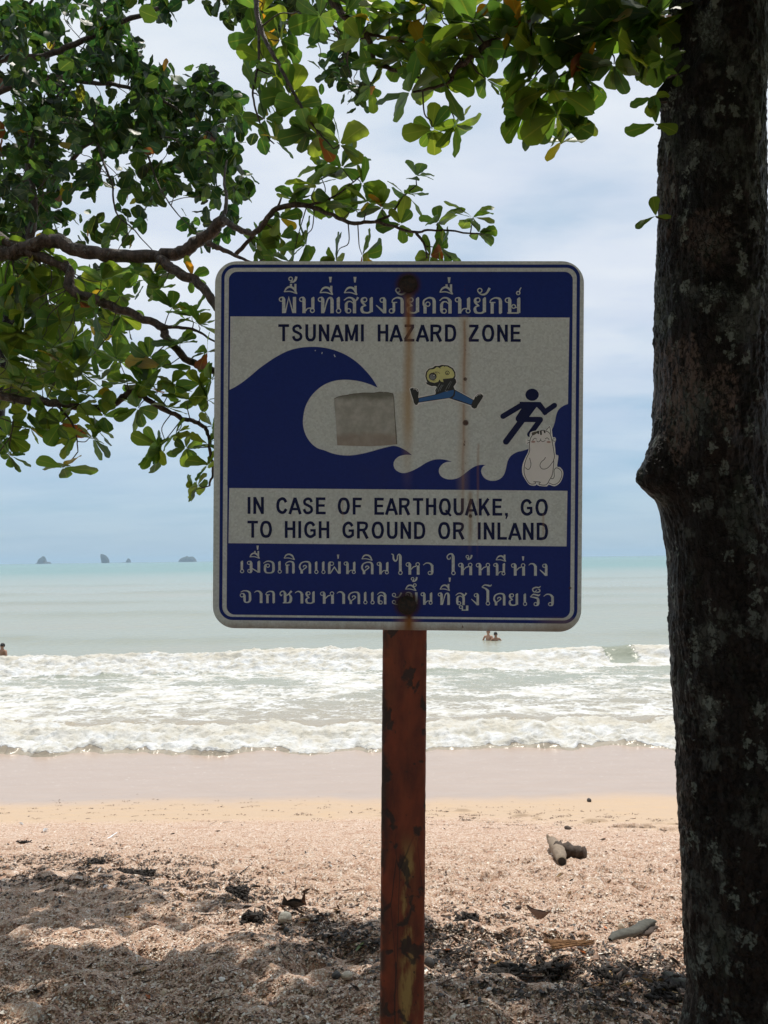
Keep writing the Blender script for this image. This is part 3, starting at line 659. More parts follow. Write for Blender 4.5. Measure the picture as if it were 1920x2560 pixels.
LATIN = {  # width, strokes at 17-unit weight
 'A': (80, [('S', ((9, 0), (40, 97)), None), ('S', ((71, 0), (40, 97)), None), ('S', ((18, 30), (62, 30)), 15)]),
 'C': (66, [('C', ((58, 70), (46, 88), (30, 90), (14, 76), (9, 50), (14, 24), (30, 10), (46, 12), (59, 30)), None)]),
 'D': (66, [('S', ((9, 0), (9, 100)), None), ('C', ((9, 92), (32, 92), (50, 82), (57, 50), (50, 18), (32, 8), (9, 8)), None)]),
 'E': (58, [('S', ((9, 0), (9, 100)), None), ('S', ((9, 92), (56, 92)), 16), ('S', ((9, 52), (52, 52)), 15), ('S', ((9, 8), (58, 8)), 16)]),
 'F': (54, [('S', ((9, 0), (9, 100)), None), ('S', ((9, 92), (54, 92)), 16), ('S', ((9, 50), (48, 50)), 15)]),
 'G': (68, [('C', ((58, 72), (46, 88), (30, 90), (14, 76), (9, 50), (14, 24), (30, 10), (46, 11), (60, 22)), None), ('S', ((60, 14), (60, 46)), 15), ('S', ((36, 46), (67, 46)), 15)]),
 'H': (62, [('S', ((9, 0), (9, 100)), None), ('S', ((53, 0), (53, 100)), None), ('S', ((9, 54), (53, 54)), 16)]),
 'I': (18, [('S', ((9, 0), (9, 100)), None)]),
 'K': (66, [('S', ((9, 0), (9, 100)), None), ('S', ((12, 34), (57, 100)), 16), ('S', ((28, 58), (60, 0)), 18)]),
 'L': (54, [('S', ((9, 0), (9, 100)), None), ('S', ((9, 8), (54, 8)), 16)]),
 'M': (76, [('S', ((9, 0), (9, 100)), None), ('S', ((67, 0), (67, 100)), None), ('S', ((12, 98), (38, 6)), 14), ('S', ((64, 98), (38, 6)), 14)]),
 'N': (62, [('S', ((9, 0), (9, 100)), None), ('S', ((53, 0), (53, 100)), None), ('S', ((9, 96), (53, 4)), 16)]),
 'O': (72, [('O', ((36, 92), (18, 84), (9, 50), (18, 16), (36, 8), (54, 16), (63, 50), (54, 84)), None)]),
 'Q': (72, [('O', ((36, 92), (18, 84), (9, 50), (18, 16), (36, 8), (54, 16), (63, 50), (54, 84)), None), ('S', ((40, 30), (72, -4)), 13)]),
 'R': (68, [('S', ((9, 0), (9, 100)), None), ('C', ((9, 92), (38, 92), (54, 86), (55, 68), (42, 52), (9, 50)), 16), ('S', ((36, 50), (60, 0)), 18)]),
 'S': (62, [('C', ((53, 72), (44, 88), (28, 91), (12, 80), (14, 62), (32, 52), (50, 40), (52, 20), (36, 8), (18, 11), (8, 30)), 16)]),
 'T': (62, [('S', ((31, 0), (31, 92)), None), ('S', ((0, 92), (62, 92)), 16)]),
 'U': (62, [('C', ((9, 100), (9, 60), (10, 26), (20, 10), (31, 8), (42, 10), (52, 26), (53, 60), (53, 100)), None)]),
 'Z': (62, [('S', ((4, 92), (58, 92)), 16), ('S', ((52, 88), (8, 12)), 18), ('S', ((2, 8), (60, 8)), 16)]),
 ',': (20, [('S', ((10, 16), (10, 0)), 17), ('S', ((14, 2), (7, -20)), (12, 6))]),
}
def draw_glyph(F, strokes, T, sc):
    """T maps glyph units to sign-plane coordinates, sc is metres per unit"""
    for s in strokes:
        if s[0] == 'R': F.ring(T(s[1], s[2]), s[3] * sc, 6.5 * sc)
        else:
            wd = s[2] if s[2] is not None else LATIN_W
            wd = np.asarray(wd, float) * sc
            F.stroke([T(*p) for p in s[1]], wd, 0, s[0] == 'O', s[0] in 'CO')

def thai_line(items, base0, base1, unit, xspan):
    F = Flat(L3)
    for ch, x0, dy in items:
        by = base0 + (base1 - base0) * (x0 - xspan[0]) / (xspan[1] - xspan[0])
        T = lambda u, v, x0=x0, by=by, dy=dy: SU(x0 + u * unit, by - (v + dy) * unit)
        draw_glyph(F, THAI[ch], T, unit * MM)
    return F
r1 = lambda x: 680 + x / 5.027
r2 = lambda x: 980 + x / 5.027
line1 = [(c, r1(x), 0) for c, x in zip('พนทเสยงภ', (85, 340, 575, 805, 900, 1110, 1305, 1470))] + \
        [(c, r2(x), 0) for c, x in zip('ยคลนยกษ', (183, 378, 595, 787, 1022, 1222, 1418))] + \
        [('ื', r1(150), 0), ('้', r1(210), 0), ('ี', r1(600), 0), ('่', r1(717), 0), ('ี', r1(905), 0), ('่', r1(1025), 0), ('ั', r2(38), 0),
         ('ื', r2(595), 0), ('่', r2(698), -1), ('ั', r2(1065), 0), ('์', r2(1555), 0)]
F = thai_line(line1, 783.2, 785.0, 0.408, (697, 1302))
add('lettering', F.mesh('lettering', [M_LETTER]), field, label="Thai heading in pale letters on the blue top band")
r3 = lambda x: 590 + x / 6.381
r4 = lambda x: 840 + x / 6.144
r5 = lambda x: 1100 + x / 5.72
line2 = [(c, r3(x), 0) for c, x in zip('เมอเกดเเผ', (68, 172, 437, 668, 783, 1002, 1252, 1365, 1465))] + \
        [(c, r4(x), 0) for c, x in zip('นดนไหว', (118, 385, 625, 850, 1065, 1335))] + \
        [(c, r5(x), 0) for c, x in zip('ใหหนหาง', (90, 255, 507, 760, 1010, 1265, 1420))] + \
        [('ื', r3(218), 0), ('่', r3(330), 0), ('ิ', r3(765), 2), ('่', r3(1612), -66), ('ิ', r4(393), 2), ('้', r5(368), -61), ('ี', r5(795), 0), ('่', r5(1170), -66)]
for sel, lab in ((lambda x: x < 1100, "longer word of the upper Thai line below the white text panel"), (lambda x: x >= 1100, "shorter word ending the upper Thai line below the white text panel")):
    F = thai_line([q for q in line2 if sel(q[1])], 1432.4, 1439.8, 0.311, (600, 1373))
    add('lettering', F.mesh('lettering', [M_LETTER]), field, label=lab)
line3 = [(c, r3(x), 0) for c, x in zip('จากชายห', (62, 295, 470, 695, 945, 1105, 1338))] + \
        [(c, r4(x), 0) for c, x in zip('าดเเละขนท', (15, 182, 422, 532, 632, 855, 1060, 1298, 1562))] + \
        [(c, r5(x), 0) for c, x in zip('สงโดยเรว', (218, 443, 592, 757, 978, 1185, 1285, 1475))] + \
        [('ึ', r4(1063), 0), ('้', r4(1152), 0), ('ี', r5(-5), 3), ('่', r5(122), 0), ('็', r5(1310), 0), ('ู', r5(270), 0)]
F = thai_line(line3, 1507.0, 1514.8, 0.308, (600, 1390))
add('lettering', F.mesh('lettering', [M_LETTER]), field, label="lowest line of pale Thai letters above the bottom edge")

def latin_line(parent, words, ytop0, ybot0, ytop1, ybot1, xs):
    for word, xa, xb in words:
        F = Flat(L3)
        gap = 15.0; wid = sum(LATIN[c][0] for c in word) + gap * (len(word) - 1)
        for a_, b_ in zip(word, word[1:]):
            if a_ + b_ in ('TO',): wid -= 4
            if 'A' in (a_, b_): wid -= 11
        k = (xb - xa) / wid; u = 0.0
        for i, c in enumerate(word):
            cw, st = LATIN[c]
            def T(p, q, u=u):
                X = xa + (u + p) * k; f = (X - xs[0]) / (xs[1] - xs[0])
                yt = ytop0 + (ytop1 - ytop0) * f; yb = ybot0 + (ybot1 - ybot0) * f
                return SU(X, yb - (yb - yt) * q / 100.0)
            draw_glyph(F, st, T, (ybot0 - ytop0) / 100.0 * MM)
            u += cw + gap
            if i + 1 < len(word):
                if c + word[i + 1] in ('TO',): u -= 4
                if 'A' in (c, word[i + 1]): u -= 11
        add('lettering', F.mesh('lettering', [M_TEXT]), parent, label="the word %s in blue capitals" % word.strip(','))
c1x = lambda x: 520 + x / 3.45625
c2x = lambda x: 1000 + x / 3.45625
latin_line(picture, [('TSUNAMI', c1x(608), c1x(1348)), ('HAZARD', c1x(1465), c2x(487)), ('ZONE', c2x(590), c2x(1042))], 811, 853.6, 812.2, 855, (696, 1302))
latin_line(panel, [('IN', c1x(342), c1x(485)), ('CASE', c1x(590), c1x(1018)), ('OF', c1x(1120), c1x(1330)), ('EARTHQUAKE,', c1x(1437), c2x(933)), ('GO', c2x(1040), c2x(1278))], 1242.2, 1284.6, 1247.4, 1290, (619, 1370))
latin_line(panel, [('TO', c1x(342), c1x(555)), ('HIGH', c1x(663), c1x(1050)), ('GROUND', c1x(1160), c2x(220)), ('OR', c2x(328), c2x(558)), ('INLAND', c2x(670), c2x(1280))], 1301.7, 1344, 1307, 1350.2, (619, 1370))

# ---- stickers
def flat_mat(name, col, rough=0.5, var=0.12, scale=60.0): return simple_mat(name, col, rough, var, scale)
MK_W = flat_mat("sticker_white", (0.80, 0.81, 0.81)); MK_K = flat_mat("sticker_black", (0.012, 0.015, 0.016)); MK_Y = flat_mat("sticker_yellow", (0.66, 0.65, 0.27))
MK_B = flat_mat("sticker_blue", (0.014, 0.11, 0.34)); MK_G = flat_mat("sticker_grey", (0.22, 0.235, 0.25)); MK_P = flat_mat("sticker_pink", (0.82, 0.80, 0.80), 0.5, 0.05, 20.0)
MK_R = flat_mat("sticker_blush", (0.46, 0.30, 0.28)); MK_D = flat_mat("sticker_torn", (0.10, 0.085, 0.06))
kf = MM / 8.295
CFG = lambda *pts: [SU(1020 + x / 8.295, 890 + y / 8.295) for x, y in pts]
F = Flat(L4)
F.poly(CFG((25, 680), (60, 652), (140, 650), (205, 678), (240, 740), (228, 845), (350, 822), (555, 788), (545, 720), (590, 642), (520, 650), (430, 632), (352, 570), (368, 500), (342, 420), (358, 325), (420, 255), (500, 225), (560, 186), (640, 186), (720, 166), (830, 180), (925, 228), (990, 320), (1005, 420), (990, 470), (1022, 520), (1012, 580), (962, 640), (988, 700), (1100, 755), (1338, 893), (1360, 855), (1420, 785), (1490, 760), (1555, 782), (1572, 850), (1452, 1022), (1432, 1082), (1370, 1114), (1308, 1088), (1292, 1042), (1100, 978), (850, 897), (550, 938), (230, 993), (210, 1022), (170, 1038), (118, 992), (92, 910), (56, 800)), 0)
F.poly(CFG((40, 682), (90, 664), (160, 668), (205, 700), (225, 760), (212, 870), (560, 800), (575, 770), (565, 710), (600, 645), (560, 625), (490, 630), (440, 610), (395, 590), (360, 545), (400, 555), (380, 500), (358, 420), (374, 330), (430, 266), (510, 248), (560, 208), (640, 208), (700, 186), (830, 198), (932, 258), (980, 340), (986, 420), (968, 470), (990, 492), (1002, 550), (945, 640), (968, 700), (1100, 770), (1362, 915), (1390, 850), (1450, 790), (1510, 785), (1560, 830), (1540, 880), (1440, 1030), (1420, 1080), (1370, 1096), (1315, 1062), (1310, 1030), (1100, 960), (850, 878), (560, 920), (215, 972), (190, 1016), (160, 1020), (120, 975), (108, 905), (70, 800)), 1)
F.poly(CFG((386, 420), (400, 342), (446, 286), (530, 276), (545, 270), (600, 230), (650, 250), (720, 214), (820, 224), (906, 275), (952, 345), (962, 410), (930, 458), (720, 482), (735, 545), (680, 532), (655, 490), (622, 540), (545, 562), (455, 540), (402, 490)), 2)
F.poly(CFG((225, 885), (560, 815), (760, 745), (940, 705), (955, 740), (930, 820), (860, 868), (560, 905), (225, 955)), 3)
F.poly(CFG((985, 725), (1100, 785), (1345, 920), (1310, 1010), (1100, 935), (915, 880), (965, 830)), 3)
F.disc(CFG((512, 428))[0], 80 * kf, 78 * kf, 1); F.disc(CFG((508, 436))[0], 62 * kf, 58 * kf, 4); F.disc(CFG((540, 400))[0], 28 * kf, 36 * kf, 1); F.disc(CFG((538, 408))[0], 12 * kf, 18 * kf, 0)
F.ring(CFG((815, 354))[0], 38 * kf, 14 * kf, 1); F.disc(CFG((812, 362))[0], 16 * kf, 14 * kf, 1)
for pts, wd, mi in ((((520, 345), (600, 335), (662, 368)), 9, 1), (((560, 340), (590, 355), (605, 385)), 8, 1), (((500, 500), (535, 520), (570, 515)), 9, 1), (((540, 262), (545, 245), (520, 250)), 12, 1), (((640, 215), (655, 238), (668, 262)), 14, 1), (((745, 205), (758, 230)), 12, 1),
                    (((590, 740), (615, 650), (660, 570)), 9, 4), (((620, 745), (660, 660), (702, 600)), 9, 4), (((660, 730), (690, 660), (730, 600)), 8, 4), (((780, 700), (830, 610), (885, 525)), 8, 4), (((835, 680), (870, 610), (905, 535)), 6, 4), (((110, 685), (165, 690), (200, 740)), 12, 0), (((1410, 850), (1450, 810), (1505, 808)), 10, 0), (((765, 715), (800, 735), (830, 722)), 12, 4)):
    F.stroke(CFG(*pts), wd * kf, mi, False, True)
st = add('sticker', F.mesh('sticker', [MK_W, MK_K, MK_Y, MK_B, MK_G]), sign, label="sticker of a leaping cartoon figure with a yellow head, blue trousers and black boots")

CAT = lambda *pts: [CC(x, y) for x, y in pts]
F = Flat(L4)
F.poly(list(catmull(CAT((700, 992), (860, 952), (1005, 940), (1050, 890), (1090, 855), (1125, 885), (1145, 980), (1160, 1090), (1200, 1090), (1225, 1140), (1200, 1220), (1210, 1330), (1222, 1445), (1272, 1468), (1262, 1580), (1250, 1690), (1310, 1705), (1370, 1790), (1365, 1900), (1310, 2020), (1200, 2095), (1080, 2065), (1030, 2100), (870, 2085), (830, 2060), (790, 2085), (680, 2065), (600, 1960), (540, 1850), (530, 1720), (550, 1620), (600, 1500), (650, 1400), (670, 1290), (650, 1240), (610, 1235), (605, 1130), (680, 1115)), 3, True)), 0)
F.poly(list(catmull(CAT((725, 1002), (862, 965), (960, 957), (1060, 975), (1110, 1030), (1150, 1200), (1190, 1500), (1180, 1650), (1150, 1850), (1100, 1950), (1020, 2063), (885, 2055), (850, 2010), (800, 2040), (690, 2040), (610, 1930), (572, 1800), (582, 1650), (622, 1520), (680, 1380), (682, 1250), (702, 1120)), 3, True)), 1)
F.poly(CAT((735, 995), (860, 962), (905, 958), (820, 1020), (770, 1052), (738, 1050)), 4)
for c_ in ((760, 1185), (1075, 1190)): F.disc(CC(*c_), 42 * k8, 22 * k8, 3)
for pts, wd in ((((735, 1010), (738, 1055), (700, 1125), (682, 1250), (682, 1380), (622, 1520), (582, 1650), (572, 1800), (610, 1930), (690, 2040), (790, 2045), (805, 2012), (770, 2004), (900, 2012), (878, 2056), (1020, 2065), (1100, 1950), (1150, 1850), (1176, 1650), (1178, 1560)), 13),
                (((905, 958), (960, 955), (1050, 978), (1108, 1035), (1150, 1200), (1190, 1450), (1188, 1520), (1170, 1570)), 13), (((1022, 952), (1062, 905), (1095, 878), (1108, 940), (1118, 1020)), 12),
                (((685, 1515), (712, 1640), (690, 1725), (650, 1752), (592, 1712)), 12), (((1010, 1500), (985, 1545), (920, 1605), (898, 1680), (950, 1742), (1060, 1715), (1180, 1570)), 12),
                (((1115, 1932), (1160, 1940), (1190, 1890), (1185, 1790), (1205, 1735), (1255, 1722), (1330, 1780), (1342, 1880), (1285, 2005), (1185, 2062), (1072, 2025)), 12),
                (((745, 1160), (785, 1115), (832, 1132)), 11), (((1000, 1130), (1045, 1105), (1086, 1142)), 11), (((825, 1165), (868, 1187), (908, 1152), (910, 1122)), 11), (((908, 1152), (950, 1182), (1006, 1160)), 11),
                (((858, 978), (862, 1010)), 36), (((914, 972), (918, 1032)), 36), (((985, 962), (995, 996)), 30), (((640, 1150), (690, 1166)), 11), (((634, 1217), (690, 1192)), 11), (((1150, 1136), (1192, 1120)), 11), (((1152, 1162), (1196, 1176)), 11)):
    F.stroke(CAT(*pts), wd * k8, 2, False, True, len(pts) == 2)
add('sticker', F.mesh('sticker', [MK_W, MK_P, MK_K, MK_R, MK_D]), sign, label="sticker of a plump smiling pale cat with a torn ear and curled tail")

CP = lambda *pts: [SU(820 + x / 9.217, 960 + y / 9.217) for x, y in pts]
mp, t = mat("weathered_paper")
O = t.n('ShaderNodeTexCoord').outputs['Object']; s_ = t.n('ShaderNodeSeparateXYZ', None, Vector=O)
bl = t.noise(O, 55.0, 6, 0.62); bl2 = t.noise(O, 22.0, 4, 0.6)
c = t.mix(t.smooth(bl, 0.35, 0.7), (0.36, 0.36, 0.33), (0.50, 0.495, 0.465))
vt = CP((900, 260))[0][1]; vb = CP((900, 1250))[0][1]
c = t.mix(t.math('MULTIPLY', t.smooth(t.math('ADD', s_.outputs[2], t.math('MULTIPLY', t.math('SUBTRACT', bl2, 0.5), 0.03)), vt - 0.012, vt + 0.001), 0.75), c, (0.105, 0.11, 0.075))
c = t.mix(t.math('MULTIPLY', t.smooth(t.math('ADD', s_.outputs[2], t.math('MULTIPLY', t.math('SUBTRACT', bl2, 0.5), 0.03)), vb + 0.012, vb), 0.5), c, (0.30, 0.22, 0.175))
b = t.n('ShaderNodeBsdfPrincipled', None, Base_Color=c, Roughness=0.8, Normal=bump(t, bl, 0.001, 0.5)); finish(t, b)
F = Flat(L4)
F.poly(CP((145, 345), (230, 300), (330, 275), (420, 265), (500, 245), (580, 230), (700, 222), (800, 208), (900, 208), (980, 216), (1060, 210), (1130, 202), (1200, 188), (1280, 205), (1380, 200), (1440, 215), (1492, 222), (1512, 330), (1522, 520), (1540, 800), (1562, 1100), (1582, 1390), (1300, 1420), (950, 1436), (600, 1428), (215, 1412), (200, 1150), (180, 800), (155, 520)), 0)
F.stroke(CP((1495, 225), (1515, 330), (1525, 520), (1543, 800), (1565, 1100), (1584, 1390)), [18 * MM / 9.2, 12 * MM / 9.2, 14 * MM / 9.2, 12 * MM / 9.2, 20 * MM / 9.2, 14 * MM / 9.2], 1)
F.stroke(CP((145, 345), (230, 300), (330, 275), (420, 265), (500, 245), (580, 230), (700, 222), (800, 208), (900, 208), (1060, 210), (1200, 188), (1380, 200), (1492, 222)), 14 * MM / 9.2, 1)
add('sticker', F.mesh('sticker', [mp, MK_D]), sign, label="blank weathered grey paper sticker inside the curl of the wave")

# scratches in the wave
F = Flat(L3 - 0.0002)
for a_, b_ in (((988, 832), (984, 848)), ((1090, 853), (1100, 874)), ((930, 815), (925, 822))): F.stroke([C1(*a_), C1(*b_)], 2.2 * MM)
add('scratch', F.mesh('scratch', [M_LETTER]), picture)

# ---- bolts
mb, t = mat("rusted_bolt")
P = t.n('ShaderNodeTexCoord').outputs['Object']
c = t.mix(t.smooth(t.noise(P, 160.0, 4, 0.6), 0.35, 0.7), (0.010, 0.009, 0.009), (0.045, 0.024, 0.016))
b = t.n('ShaderNodeBsdfPrincipled', None, Base_Color=c, Roughness=0.72, Normal=bump(t, t.noise(P, 300.0, 4, 0.7), 0.0012)); finish(t, b)
def bolt(px, py, rpx, lab):
    bm = bmesh.new(); r = rpx * MM
    prof = [(r, 0.0), (r, -0.0016), (r * 0.93, -0.003), (r * 0.80, -0.0042), (r * 0.70, -0.0062), (r * 0.45, -0.0078), (0.0005, -0.0085)]
    rows = []
    for rr, yy in prof: rows.append([bm.verts.new((rr * math.cos(2 * math.pi * i / 28), yy, rr * math.sin(2 * math.pi * i / 28))) for i in range(28)])
    for a_, b_ in zip(rows, rows[1:]):
        for i in range(28): bm.faces.new((a_[i], a_[(i + 1) % 28], b_[(i + 1) % 28], b_[i]))
    bmesh.ops.recalc_face_normals(bm, faces=bm.faces)
    me = bpy.data.meshes.new('bolt'); bm.to_mesh(me); bm.free(); me.materials.append(mb)
    for p in me.polygons: p.use_smooth = True
    u, v = SU(px, py); o = add('bolt', me, sign, label=lab); o.location = (u, -0.0020, v)
bolt(1020.5, 711, 22, "rusted bolt head through the top blue band")
bolt(1017.5, 1512.5, 23.5, "rusted bolt head over the lowest line of letters")

# ---- post
mr, t = mat("rusty_steel")
O = t.n('ShaderNodeTexCoord').outputs['Object']; s_ = t.n('ShaderNodeSeparateXYZ', None, Vector=O)
na = t.noise(t.map(O, (1, 1, 0.45)), 26.0, 6, 0.62); nb_ = t.noise(t.map(O, (1, 1, 0.75)), 25.0, 4, 0.55, 0.2); nc_ = t.noise(t.map(O, (60, 60, 5)), 1.0, 4, 0.6)
c = t.mix(t.smooth(na, 0.3, 0.7), (0.085, 0.016, 0.008), (0.225, 0.042, 0.014))
c = t.mix(t.math('MULTIPLY', t.smooth(nc_, 0.45, 0.75), 0.5), c, (0.25, 0.070, 0.022))
zz = s_.outputs[2]; xx = s_.outputs[0]
yel = t.math('MULTIPLY', t.smooth(zz, -0.62, -0.70), t.smooth(t.math('ABSOLUTE', t.math('SUBTRACT', xx, 0.025)), 0.022, 0.006))
yn = t.noise(t.map(O, (34, 34, 9), (1, 0, 2)), 1.0, 5, 0.65)
c = t.mix(t.math('MULTIPLY', t.math('MULTIPLY', yel, t.smooth(yn, 0.46, 0.60)), 0.85), c, (0.36, 0.24, 0.075))
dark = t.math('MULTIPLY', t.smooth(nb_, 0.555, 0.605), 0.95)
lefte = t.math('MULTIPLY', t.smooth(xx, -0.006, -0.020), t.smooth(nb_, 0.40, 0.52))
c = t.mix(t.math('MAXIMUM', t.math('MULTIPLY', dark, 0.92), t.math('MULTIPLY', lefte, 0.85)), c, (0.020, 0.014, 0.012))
spk = t.smooth(t.noise(O, 130.0, 3, 0.6), 0.66, 0.72)
c = t.mix(t.math('MULTIPLY', spk, 0.8), c, (0.028, 0.014, 0.010))
ck = t.n('ShaderNodeTexVoronoi', {'feature': 'DISTANCE_TO_EDGE'}, Vector=t.map(O, (26, 26, 3.2), (0.3, 0, 0.2)), Scale=1.0).outputs['Distance']
crk = t.math('MULTIPLY', t.smooth(ck, 0.012, 0.004), t.smooth(zz, -0.6, -0.7))
c = t.mix(t.math('MULTIPLY', crk, 0.8), c, (0.015, 0.010, 0.008))
hh_ = t.math('ADD', t.math('MULTIPLY', na, 0.6), t.math('MULTIPLY', dark, -0.35))
b = t.n('ShaderNodeBsdfPrincipled', None, Base_Color=c, Roughness=0.62, Normal=bump(t, t.math('ADD', hh_, t.math('MULTIPLY', t.noise(O, 210.0, 4, 0.7), 0.3)), 0.003, 0.8)); finish(t, b)
def build_post():
    n = 220; zs = np.linspace(0.285, -1.95, n); k = 10
    ang = []
    hw, r = 0.0362, 0.006
    prof = []
    for cx, cy, a0 in ((hw - r, hw - r, 0), (-hw + r, hw - r, 90), (-hw + r, -hw + r, 180), (hw - r, -hw + r, 270)):
        for i in range(5):
            a = math.radians(a0 + 90 * i / 4); prof.append((cx + r * math.cos(a), cy + r * math.sin(a)))
    prof = np.array(prof); m = len(prof)
    V = np.zeros((n, m, 3)); d = prof / np.linalg.norm(prof, axis=1)[:, None]
    for i, z in enumerate(zs):
        j = 0.0007 * fbm(np.arange(m) * 0.9, np.full(m, z * 45), 3, 81) + 0.0006 * perlin(np.arange(m) * 0.2, np.full(m, z * 160), 82)
        V[i, :, 0] = 0.0145 + prof[:, 0] + d[:, 0] * j; V[i, :, 1] = 0.0028 + hw + prof[:, 1] + d[:, 1] * j; V[i, :, 2] = z
    Q = grid_faces(n, m, True)
    V = V.reshape(-1, 3)
    top = [list(range(m))]
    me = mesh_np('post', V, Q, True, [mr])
    add('post', me, sign, label="square steel post, rusted red-brown with black patches and old yellow paint")
build_post()

# ------------------------------------------------------------------ trees
def bark_material(name, a, b_, lich, amount, scale=1.0, glint_patches=()):
    m, t = mat(name)
    P = t.n('ShaderNodeTexCoord').outputs['Object']
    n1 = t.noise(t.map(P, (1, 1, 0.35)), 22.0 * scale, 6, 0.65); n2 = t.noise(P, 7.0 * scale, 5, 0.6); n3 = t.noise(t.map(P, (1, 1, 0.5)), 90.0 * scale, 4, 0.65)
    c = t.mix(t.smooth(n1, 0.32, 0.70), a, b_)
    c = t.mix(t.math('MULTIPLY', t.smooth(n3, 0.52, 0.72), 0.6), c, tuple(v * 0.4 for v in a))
    v = t.n('ShaderNodeTexVoronoi', {'feature': 'F1'}, Vector=t.n('ShaderNodeMixRGB', {'blend_type': 'ADD'}, Fac=0.055, Color1=t.map(P, (1, 1, 0.62)), Color2=t.n('ShaderNodeTexNoise', None, Vector=P, Scale=60.0, Detail=4.0).outputs['Color']).outputs[0], Scale=27.0 * scale)
    pick = t.n('ShaderNodeSeparateColor', None, Color=v.outputs['Color'])
    spot = t.math('MULTIPLY', t.smooth(v.outputs['Distance'], 0.46, 0.34), t.smooth(pick.outputs[0], 1 - amount * 0.45, 1 - amount * 0.45 + 0.03))
    big = t.math('MULTIPLY', t.smooth(t.math('ADD', n2, t.math('MULTIPLY', n3, 0.22)), 0.63, 0.70), amount)
    c = t.mix(t.math('MULTIPLY', t.math('MAXIMUM', spot, t.math('MULTIPLY', big, 0.36)), 0.85), c, t.mix(pick.outputs[1], lich, tuple(v_ * 0.5 for v_ in lich)))
    green = t.smooth(t.noise(t.map(P, (1, 1, 0.6), (4, 2, 1)), 11.0 * scale, 5, 0.6), 0.56, 0.70)
    c = t.mix(t.math('MULTIPLY', green, 0.45 * amount), c, (0.030, 0.044, 0.030))
    for (cx_, cz_, rx_, rz_, am) in glint_patches:  # paler brown bark patches, with the trunk's glints painted into the colour
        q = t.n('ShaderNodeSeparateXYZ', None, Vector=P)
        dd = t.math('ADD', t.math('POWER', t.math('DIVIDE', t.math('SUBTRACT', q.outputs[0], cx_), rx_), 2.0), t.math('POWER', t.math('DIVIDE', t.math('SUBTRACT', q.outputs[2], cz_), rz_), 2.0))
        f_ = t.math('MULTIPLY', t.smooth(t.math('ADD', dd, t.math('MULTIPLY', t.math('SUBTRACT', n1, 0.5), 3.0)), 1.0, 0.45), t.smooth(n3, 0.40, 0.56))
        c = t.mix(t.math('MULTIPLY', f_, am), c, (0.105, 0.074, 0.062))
    ce = t.n('ShaderNodeTexVoronoi', {'feature': 'DISTANCE_TO_EDGE'}, Vector=t.n('ShaderNodeMixRGB', {'blend_type': 'ADD'}, Fac=0.05, Color1=t.map(P, (1, 1, 0.36)), Color2=t.n('ShaderNodeTexNoise', None, Vector=P, Scale=45.0, Detail=4.0).outputs['Color']).outputs[0], Scale=38.0 * scale).outputs['Distance']
    crack = t.smooth(ce, 0.07, 0.015)
    c = t.mix(t.math('MULTIPLY', crack, 0.6), c, tuple(v_ * 0.35 for v_ in a))
    h = t.math('ADD', t.math('MULTIPLY', n1, 0.6), t.math('SUBTRACT', t.math('MULTIPLY', n3, 0.5), t.math('MULTIPLY', crack, 0.45)))
    b = t.n('ShaderNodeBsdfPrincipled', None, Base_Color=c, Roughness=0.44, Normal=bump(t, h, 0.014, 1.0)); t.set(b.inputs['Specular IOR Level'], 0.17)
    finish(t, b); return m
TD = 2.4
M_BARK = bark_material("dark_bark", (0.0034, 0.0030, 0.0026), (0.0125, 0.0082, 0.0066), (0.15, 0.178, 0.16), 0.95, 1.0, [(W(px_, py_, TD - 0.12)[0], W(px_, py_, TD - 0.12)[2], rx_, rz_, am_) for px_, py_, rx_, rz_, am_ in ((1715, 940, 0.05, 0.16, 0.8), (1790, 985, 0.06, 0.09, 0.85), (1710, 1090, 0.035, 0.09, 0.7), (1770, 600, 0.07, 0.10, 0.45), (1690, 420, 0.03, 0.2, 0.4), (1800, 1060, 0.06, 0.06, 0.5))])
M_LIMB = bark_material("limb_bark", (0.034, 0.025, 0.019), (0.125, 0.088, 0.066), (0.17, 0.16, 0.145), 0.45, 1.6)
M_TWIG = simple_mat("twig_bark", (0.045, 0.033, 0.026), 0.75, 0.4, 80.0, 0.002)

def leaf_material(name, spec=0.35, trn=(3.9, 3.8, 1.35)):
    m, t = mat(name)
    tint = t.n('ShaderNodeAttribute', {'attribute_name': 'tint'}).outputs['Color']
    rib = t.n('ShaderNodeAttribute', {'attribute_name': 'rib'}).outputs['Fac']
    P = t.n('ShaderNodeNewGeometry').outputs['Position']
    n = t.noise(P, 28.0, 4, 0.6)
    c = t.mix(t.math('MULTIPLY', t.smooth(n, 0.45, 0.75), 0.28), tint, t.mix(0.5, tint, (0.085, 0.080, 0.018)))
    c = t.mix(t.math('MULTIPLY', t.smooth(rib, 0.90, 1.0), 0.40), c, (0.16, 0.165, 0.05))
    sp_ = t.smooth(t.noise(P, 95.0, 2, 0.5), 0.73, 0.76)
    c = t.mix(t.math('MULTIPLY', sp_, 0.7), c, (0.05, 0.03, 0.012))
    tr = t.n('ShaderNodeBsdfTranslucent', None, Color=t.n('ShaderNodeMixRGB', {'blend_type': 'MULTIPLY'}, Fac=1.0, Color1=c, Color2=(*trn, 1)).outputs[0])
    pb = t.n('ShaderNodeBsdfPrincipled', None, Base_Color=c, Roughness=0.42); t.set(pb.inputs['Specular IOR Level'], spec)
    finish(t, t.n('ShaderNodeMixShader', None, _0=0.5, _1=pb.outputs[0], _2=tr.outputs[0])); return m
M_LEAF = leaf_material("broad_leaf"); M_SMALL = leaf_material("small_leaf", 0.3, (2.9, 3.3, 1.6))

